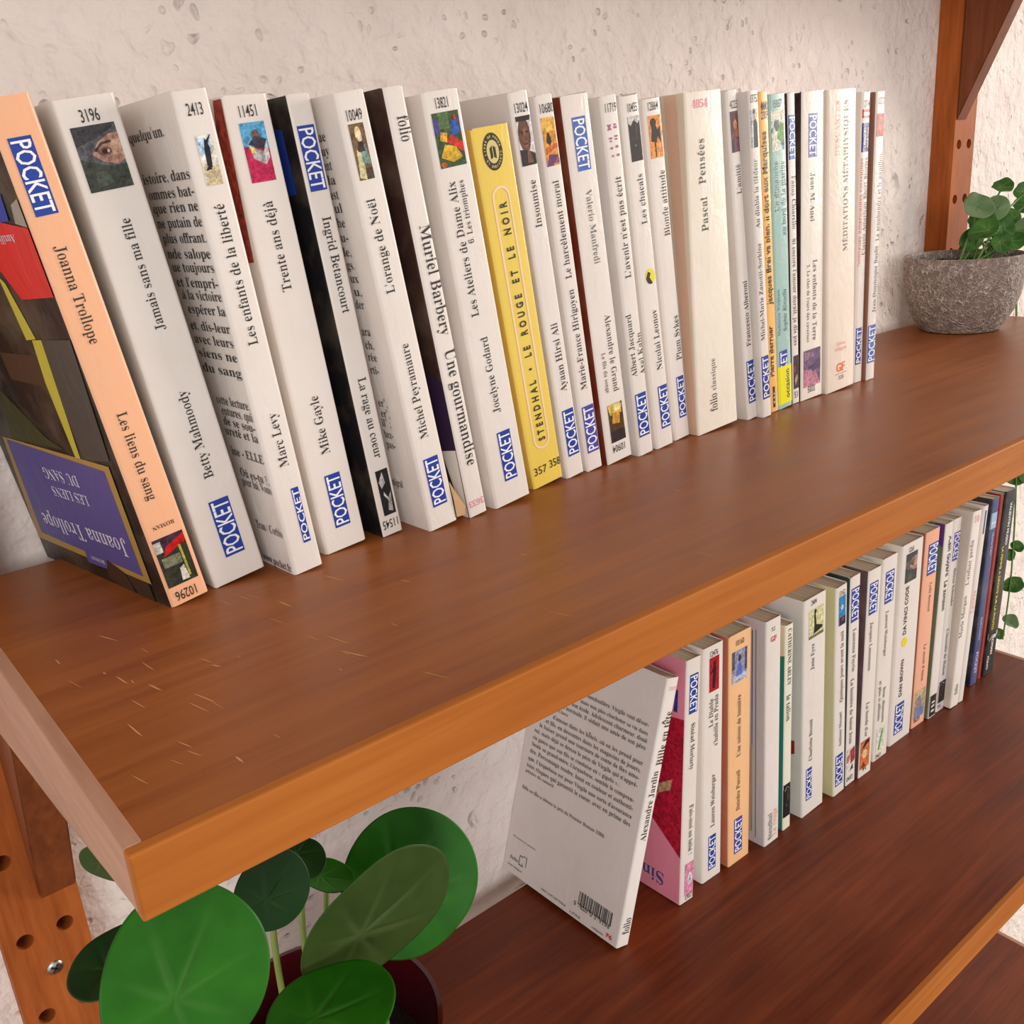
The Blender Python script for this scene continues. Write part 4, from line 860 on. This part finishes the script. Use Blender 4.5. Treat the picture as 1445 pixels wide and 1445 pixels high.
# ---------------------------------------------------------------- plants
def leaf_mat(name, dark, light, rough, vein, vamt=0.42):
    t = NT(name); v = t.co()
    n = t.noise(v, 90, 4); n2 = t.noise(v, 25, 2)
    col = t.ramp(n2, [(0.3, dark), (0.7, light)])
    col = t.mix(0.3, col, t.ramp(n, [(0.35, dark), (0.65, light)]))
    at = t.n('ShaderNodeVertexColor'); at.layer_name = 'Vein'
    col = t.mix(t.math('MULTIPLY', at.outputs['Color'], vamt), col, lin(vein))
    m = t.set(col, rough, t.bump(n, 0.15, 0.001), Specular_IOR_Level=0.28)
    tr = t.n('ShaderNodeBsdfTranslucent'); t.l(t.mix(0.5, col, lin((96, 150, 30))), tr.inputs['Color'])
    mx = t.n('ShaderNodeMixShader'); mx.inputs[0].default_value = 0.33
    out = [q for q in t.t.nodes if q.type == 'OUTPUT_MATERIAL'][0]
    t.l(t.b.outputs[0], mx.inputs[1]); t.l(tr.outputs[0], mx.inputs[2]); t.l(mx.outputs[0], out.inputs['Surface'])
    return m
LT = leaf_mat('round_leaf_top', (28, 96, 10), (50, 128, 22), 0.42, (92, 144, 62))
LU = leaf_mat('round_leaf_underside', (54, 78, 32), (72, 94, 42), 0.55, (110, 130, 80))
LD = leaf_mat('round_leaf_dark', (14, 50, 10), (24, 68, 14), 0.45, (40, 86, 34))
ST = NT('leaf_stalk').set((134, 150, 74), 0.45)
FT = leaf_mat('small_leaf_top', (48, 96, 34), (96, 146, 66), 0.42, (168, 190, 130), 0.8)
FP = leaf_mat('small_leaf_pale', (104, 138, 90), (152, 176, 130), 0.5, (90, 130, 70))
FS = NT('small_stalk').set((92, 130, 60), 0.5)

def leaf_mesh(ra, rb, cup, wave, seed, vein_amp, notch=0.0, nv=7, rings=12, segs=44, th=0.0005):
    rnd = random.Random(seed); ph = [rnd.uniform(0, 6.28) for _ in range(3)]
    va = [math.pi + (k - (nv - 1) / 2) * (5.4 / nv) + math.pi for k in range(nv)]
    V, vein = [], []
    def pt(u, a):
        rr = 1.0 + 0.02 * math.sin(3 * a + ph[0]) - notch * math.exp(-((a - math.pi) / 0.25) ** 2)
        x, y = ra * u * rr * math.cos(a), rb * u * rr * math.sin(a)
        z = cup * ra * u * u + wave * ra * u * u * math.sin(2 * a + ph[1]) + 0.5 * wave * ra * u ** 3 * math.sin(5 * a + ph[2])
        # veins fan out from the stalk point near (-0.25, 0)
        dx, dy = x / ra + 0.28, y / rb; aa = math.atan2(dy, dx); d = math.hypot(dx, dy); vv = 0
        for q in va:
            da = (aa - q + math.pi) % (2 * math.pi) - math.pi
            vv = max(vv, math.exp(-(da * max(d, 0.08) / 0.040) ** 2) * max(0, 1 - u * 0.95) ** 1.3)
        return (x, y, z - vein_amp * ra * vv), vv
    p0, v0 = pt(0, 0); V.append(p0); vein.append(v0)
    for i in range(1, rings + 1):
        for k in range(segs):
            p, vv = pt(i / rings, 2 * math.pi * k / segs); V.append(p); vein.append(vv)
    F = [(0, 1 + k, 1 + (k + 1) % segs) for k in range(segs)]
    for i in range(rings - 1):
        for k in range(segs):
            a = 1 + i * segs + k; b = 1 + i * segs + (k + 1) % segs
            F.append((a, a + segs, b + segs, b))
    n = len(V); m = len(F)
    V2 = [(x, y, z - th) for x, y, z in V]
    F2 = [tuple(i + n for i in f[::-1]) for f in F]
    rim = [1 + (rings - 1) * segs + k for k in range(segs)]
    F3 = [(rim[k], rim[k] + n, rim[(k + 1) % segs] + n, rim[(k + 1) % segs]) for k in range(segs)]
    me = mesh('leaf', V + V2, F + F2 + F3, True)
    for i, p in enumerate(me.polygons): p.material_index = 0 if i < m else 1
    ca = me.color_attributes.new('Vein', 'FLOAT_COLOR', 'POINT')
    for i, q in enumerate(vein + vein): ca.data[i].color = (q, q, q, 1)
    return me

def place(o, c, a, b, parent):
    a = Vector(a).normalized(); b = Vector(b); b = (b - a * b.dot(a)).normalized(); n = a.cross(b)
    m = Matrix((a, b, n)).transposed().to_4x4(); m.translation = Vector(c) - parent.location
    o.matrix_local = m

def tube(name, pts, r0, r1, mat, parent, segs=10, nsub=16):
    P = [Vector(p) - parent.location for p in pts]; out = []
    for i in range(len(P) - 1):          # Catmull-Rom
        p0, p1, p2, p3 = P[max(i - 1, 0)], P[i], P[i + 1], P[min(i + 2, len(P) - 1)]
        for k in range(nsub):
            t = k / nsub; out.append(0.5 * ((2 * p1) + (p2 - p0) * t + (2 * p0 - 5 * p1 + 4 * p2 - p3) * t * t + (3 * p1 - p0 - 3 * p2 + p3) * t ** 3))
    out.append(P[-1]); V, F = [], []
    ref = Vector((1, 0.3, 0.1)).normalized()
    for i, p in enumerate(out):
        d = (out[min(i + 1, len(out) - 1)] - out[max(i - 1, 0)]).normalized(); u = d.cross(ref).normalized(); w = d.cross(u)
        r = r0 + (r1 - r0) * i / (len(out) - 1)
        for k in range(segs):
            a = 2 * math.pi * k / segs; V.append(tuple(p + u * r * math.cos(a) + w * r * math.sin(a)))
    for i in range(len(out) - 1):
        for k in range(segs): F.append((i * segs + k, i * segs + (k + 1) % segs, (i + 1) * segs + (k + 1) % segs, (i + 1) * segs + k))
    F.append(tuple(range(segs))[::-1]); F.append(tuple((len(out) - 1) * segs + k for k in range(segs)))
    return obj(name, mesh(name, V, F, True), mat, parent)

def lathe(name, prof, mat, parent, segs=72, jit=None):
    V, F = [], []; n = len(prof)
    for i, (r, z) in enumerate(prof):
        for k in range(segs):
            a = 2 * math.pi * k / segs; rr = r * (1 + (jit(a, z) if jit else 0)); V.append((rr * math.cos(a), rr * math.sin(a), z))
    for i in range(n - 1):
        for k in range(segs): F.append((i * segs + k, i * segs + (k + 1) % segs, (i + 1) * segs + (k + 1) % segs, (i + 1) * segs + k))
    F.append(tuple(range(segs))[::-1]); F.append(tuple((n - 1) * segs + k for k in range(segs)))
    me = mesh(name, V, F, True); me.set_sharp_from_angle(angle=math.radians(40))
    return obj(name, me, mat, parent)

t = NT('potting_soil'); n = t.noise(t.co(), 260, 5)
SOIL = t.set(t.ramp(n, [(0.35, (14, 11, 9)), (0.7, (44, 34, 26))]), 0.95, t.bump(n, 0.9, 0.004))
POT = NT('dark_red_glaze').set((66, 7, 15), 0.18, Coat_Weight=0.6, Coat_Roughness=0.08)
PC = Vector((0.1275, 0.339, -0.320))
pl = thing('potted_plant', 'round leaved green plant in a glossy dark red pot on the lower shelf', 'potted plant', PC)
lathe('pot', [(0.040, 0.0), (0.042, 0.001), (0.0555, 0.090), (0.0572, 0.094), (0.0570, 0.0955), (0.0548, 0.0955), (0.0535, 0.091), (0.0490, 0.070), (0.0485, 0.058)], POT, pl)
def soilm(name, r, z, parent, amp, seed):
    rnd = random.Random(seed); V = [(0, 0, z + amp)]; F = []; rings = 9; seg = 40
    for i in range(1, rings + 1):
        for k in range(seg):
            a = 2 * math.pi * k / seg; u = i / rings; V.append((r * u * math.cos(a), r * u * math.sin(a), z + (rnd.uniform(-1, 1) * amp if i < rings else -amp)))
    F = [(0, 1 + k, 1 + (k + 1) % seg) for k in range(seg)]
    for i in range(rings - 1):
        for k in range(seg):
            a = 1 + i * seg + k; b_ = 1 + i * seg + (k + 1) % seg; F.append((a, a + seg, b_ + seg, b_))
    return obj(name, mesh(name, V, F, True), SOIL, parent)
soilm('soil', 0.0488, 0.066, pl, 0.0012, 3)
LEAVES = [
 ('A', (56.8, 256.0, -82.6), (0.691, 0.385, 0.611), (-0.719, 0.283, 0.635), 26.9, 26.1, 0, 0.06),
 ('B', (47.4, 300.0, -102.2), (0.987, -0.027, 0.158), (0.036, 0.998, -0.054), 18.4, 16.6, 1, 0.10),
 ('C', (55.4, 330.0, -84.8), (0.680, -0.490, -0.545), (0.265, -0.529, 0.806), 11.0, 9.9, 2, 0.05),
 ('D', (109.7, 318.0, -120.6), (0.820, 0.170, 0.547), (-0.565, 0.392, 0.726), 16.4, 15.0, 1, 0.06),
 ('E', (137.5, 350.0, -139.4), (0.514, -0.652, -0.557), (0.833, 0.535, 0.143), 10.9, 10.0, 1, 0.06),
 ('F', (145.2, 345.0, -151.5), (0.749, -0.583, -0.314), (0.607, 0.794, -0.027), 12.3, 11.3, 0, 0.08),
 ('G', (186.5, 345.0, -178.3), (0.797, 0.120, 0.592), (-0.563, 0.503, 0.656), 35.6, 33.8, 0, 0.08),
 ('H', (152.8, 312.0, -158.4), (0.924, -0.097, 0.369), (-0.380, -0.166, 0.910), 38.6, 32.8, 2, 0.05),
 ('I', (113.8, 288.0, -164.5), (0.947, -0.315, 0.055), (0.313, 0.949, 0.039), 26.0, 23.9, 0, 0.05)]
ROOT = {'A': (98, 322), 'B': (100, 335), 'C': (105, 345), 'D': (112, 336), 'E': (128, 342), 'F': (140, 345), 'G': (146, 336), 'H': (155, 325), 'I': (118, 322)}
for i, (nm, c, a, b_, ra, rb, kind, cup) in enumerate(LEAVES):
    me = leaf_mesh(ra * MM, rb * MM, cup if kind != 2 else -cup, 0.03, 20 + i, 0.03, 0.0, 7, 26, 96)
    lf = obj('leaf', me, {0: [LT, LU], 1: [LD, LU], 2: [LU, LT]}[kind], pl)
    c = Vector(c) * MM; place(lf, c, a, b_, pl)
    av = Vector(a).normalized(); bv = Vector(b_); nv = av.cross(bv).normalized()
    sd = 1 if kind == 2 else -1
    att = c - nv * 0.0024
    rt = Vector((ROOT[nm][0] * MM, ROOT[nm][1] * MM, -0.256))
    mid = rt.lerp(att, 0.55) + Vector((0, 0, 0.012)) + nv * (-0.008)
    tube('leaf_stalk', [rt, mid, att], 0.0017, 0.0013, ST, pl)

# stone bowl with a trailing plant
t = NT('pitted_stone'); v = t.co()
vo = t.n('ShaderNodeTexVoronoi'); vo.inputs['Scale'].default_value = 300; vo.feature = 'DISTANCE_TO_EDGE'
nn = t.n('ShaderNodeTexNoise'); nn.inputs['Scale'].default_value = 160; t.l(v, nn.inputs['Vector'])
ad = t.n('ShaderNodeVectorMath', operation='MULTIPLY_ADD'); t.l(nn.outputs['Color'], ad.inputs[0]); ad.inputs[1].default_value = (.006, .006, .006); t.l(v, ad.inputs[2]); t.l(ad.outputs[0], vo.inputs['Vector'])
ridge = t.ramp(vo.outputs['Distance'], [(0.0, (1, 1, 1, 1)), (0.14, (0, 0, 0, 1))])
big = t.noise(v, 60, 4); dk = t.ramp(t.noise(v, 190, 3), [(0.42, (0, 0, 0, 1)), (0.6, (1, 1, 1, 1))])
col = t.mix(ridge, lin((140, 124, 114)), lin((226, 208, 196)))
col = t.mix(t.math('MULTIPLY', dk, 0.5), col, lin((96, 82, 74)))
col = t.mix(t.math('MULTIPLY', t.ramp(big, [(0.45, (0, 0, 0, 1)), (0.7, (1, 1, 1, 1))]), 0.35), col, lin((150, 122, 106)))
STONE = t.set(col, 0.8, t.bump(t.math('SUBTRACT', ridge, t.math('MULTIPLY', dk, 0.6)), 0.7, 0.002))
BC = Vector((0.790, 0.3925, 0.0003))
bp = thing('potted_plant', 'grey pitted stone bowl with a small leafy trailing plant', 'potted plant', BC)
lathe('bowl', [(0.027, 0.0), (0.0300, 0.0005), (0.0345, 0.006), (0.0400, 0.016), (0.0438, 0.028), (0.0456, 0.042), (0.0460, 0.0585), (0.0455, 0.0600), (0.0437, 0.0600), (0.0430, 0.058), (0.0425, 0.050), (0.0415, 0.046)], STONE, bp, jit=lambda a, z: 0.004 * math.sin(7 * a + 90 * z))
soilm('soil', 0.0420, 0.053, bp, 0.0016, 8)
rnd = random.Random(11)
view = Vector((-0.85, -0.45, 0.1))
def small_leaf(c, r, n, seed, kind=0, asp=0.88, roll=None):
    c = Vector(c) * MM; n = Vector(n).normalized(); rr = random.Random(seed)
    roll = rr.uniform(0, 6.28) if roll is None else roll
    a = n.cross(Vector((0, 0, 1))).normalized(); bb = n.cross(a)
    ax = a * math.cos(roll) + bb * math.sin(roll); by = n.cross(ax)
    me = leaf_mesh(r * MM, r * asp * MM, 0.18, 0.14, seed, 0.12, 0.10, 7, 8, 30, 0.0004)
    lf = obj('leaf', me, [FP, FP] if kind else [FT, FP], bp); place(lf, c, ax, by, bp); return c
S0 = [(829, 385, 110, 8.5, 0), (793, 386, 97, 12.5, 1), (823, 386, 93, 11, 1), (798, 382, 78, 12.5, 0), (866, 383, 103, 9.5, 0), (824, 380, 76, 11, 0), (850, 386, 84, 9, 0), (866, 380, 74, 12, 1), (812, 392, 84, 11, 0), (836, 392, 92, 9, 0), (842, 378, 66, 10, 0), (815, 376, 66, 9, 0), (880, 388, 92, 10, 0), (806, 396, 70, 10, 0), (858, 394, 68, 10, 0), (874, 374, 58, 9, 0)]
for i, (x, y, z, r, k) in enumerate(S0):
    n = (view * 0.8 + Vector((rnd.uniform(-.5, .5), rnd.uniform(-.4, .4), rnd.uniform(0.1, .9))))
    c = small_leaf((x, y, z), r, n, 40 + i, k)
    rt = Vector((0.800 + rnd.uniform(-.008, .02), 0.392 + rnd.uniform(-.012, .012), 0.0535))
    tube('leaf_stalk', [rt, rt.lerp(c, 0.5) + Vector((0, 0, 0.008)), c - Vector(n).normalized() * 0.0006], 0.0010, 0.0007, FS, bp, 8, 8)
# trailing stems over the end of the shelf
tube('trailing_stem', [(0.812, 0.390, 0.054), (0.842, 0.388, 0.070), (0.872, 0.388, 0.040), (0.882, 0.387, -0.004), (0.885, 0.380, -0.09), (0.888, 0.374, -0.17), (0.889, 0.371, -0.25), (0.888, 0.372, -0.318)], 0.0011, 0.0007, FS, bp, 8, 10)
for i, (x, y, z, r, k) in enumerate([(891, 369, -219, 6.5, 0), (890, 375, -229, 6.5, 0), (892, 370, -259, 10.5, 0), (892, 368, -299, 9, 1), (889, 377, -313, 6.5, 0), (890, 378, -152, 9, 0), (894, 368, -150, 9, 0), (888, 376, -100, 9, 0), (886, 384, -50, 10, 0)]):
    n = view + Vector((rnd.uniform(-.3, .3), rnd.uniform(-.3, .3), rnd.uniform(-.2, .3)))
    if k: n = Vector((-0.35, -0.3, 1.0))
    small_leaf((x, y, z), r, n, 70 + i, k, 0.8)
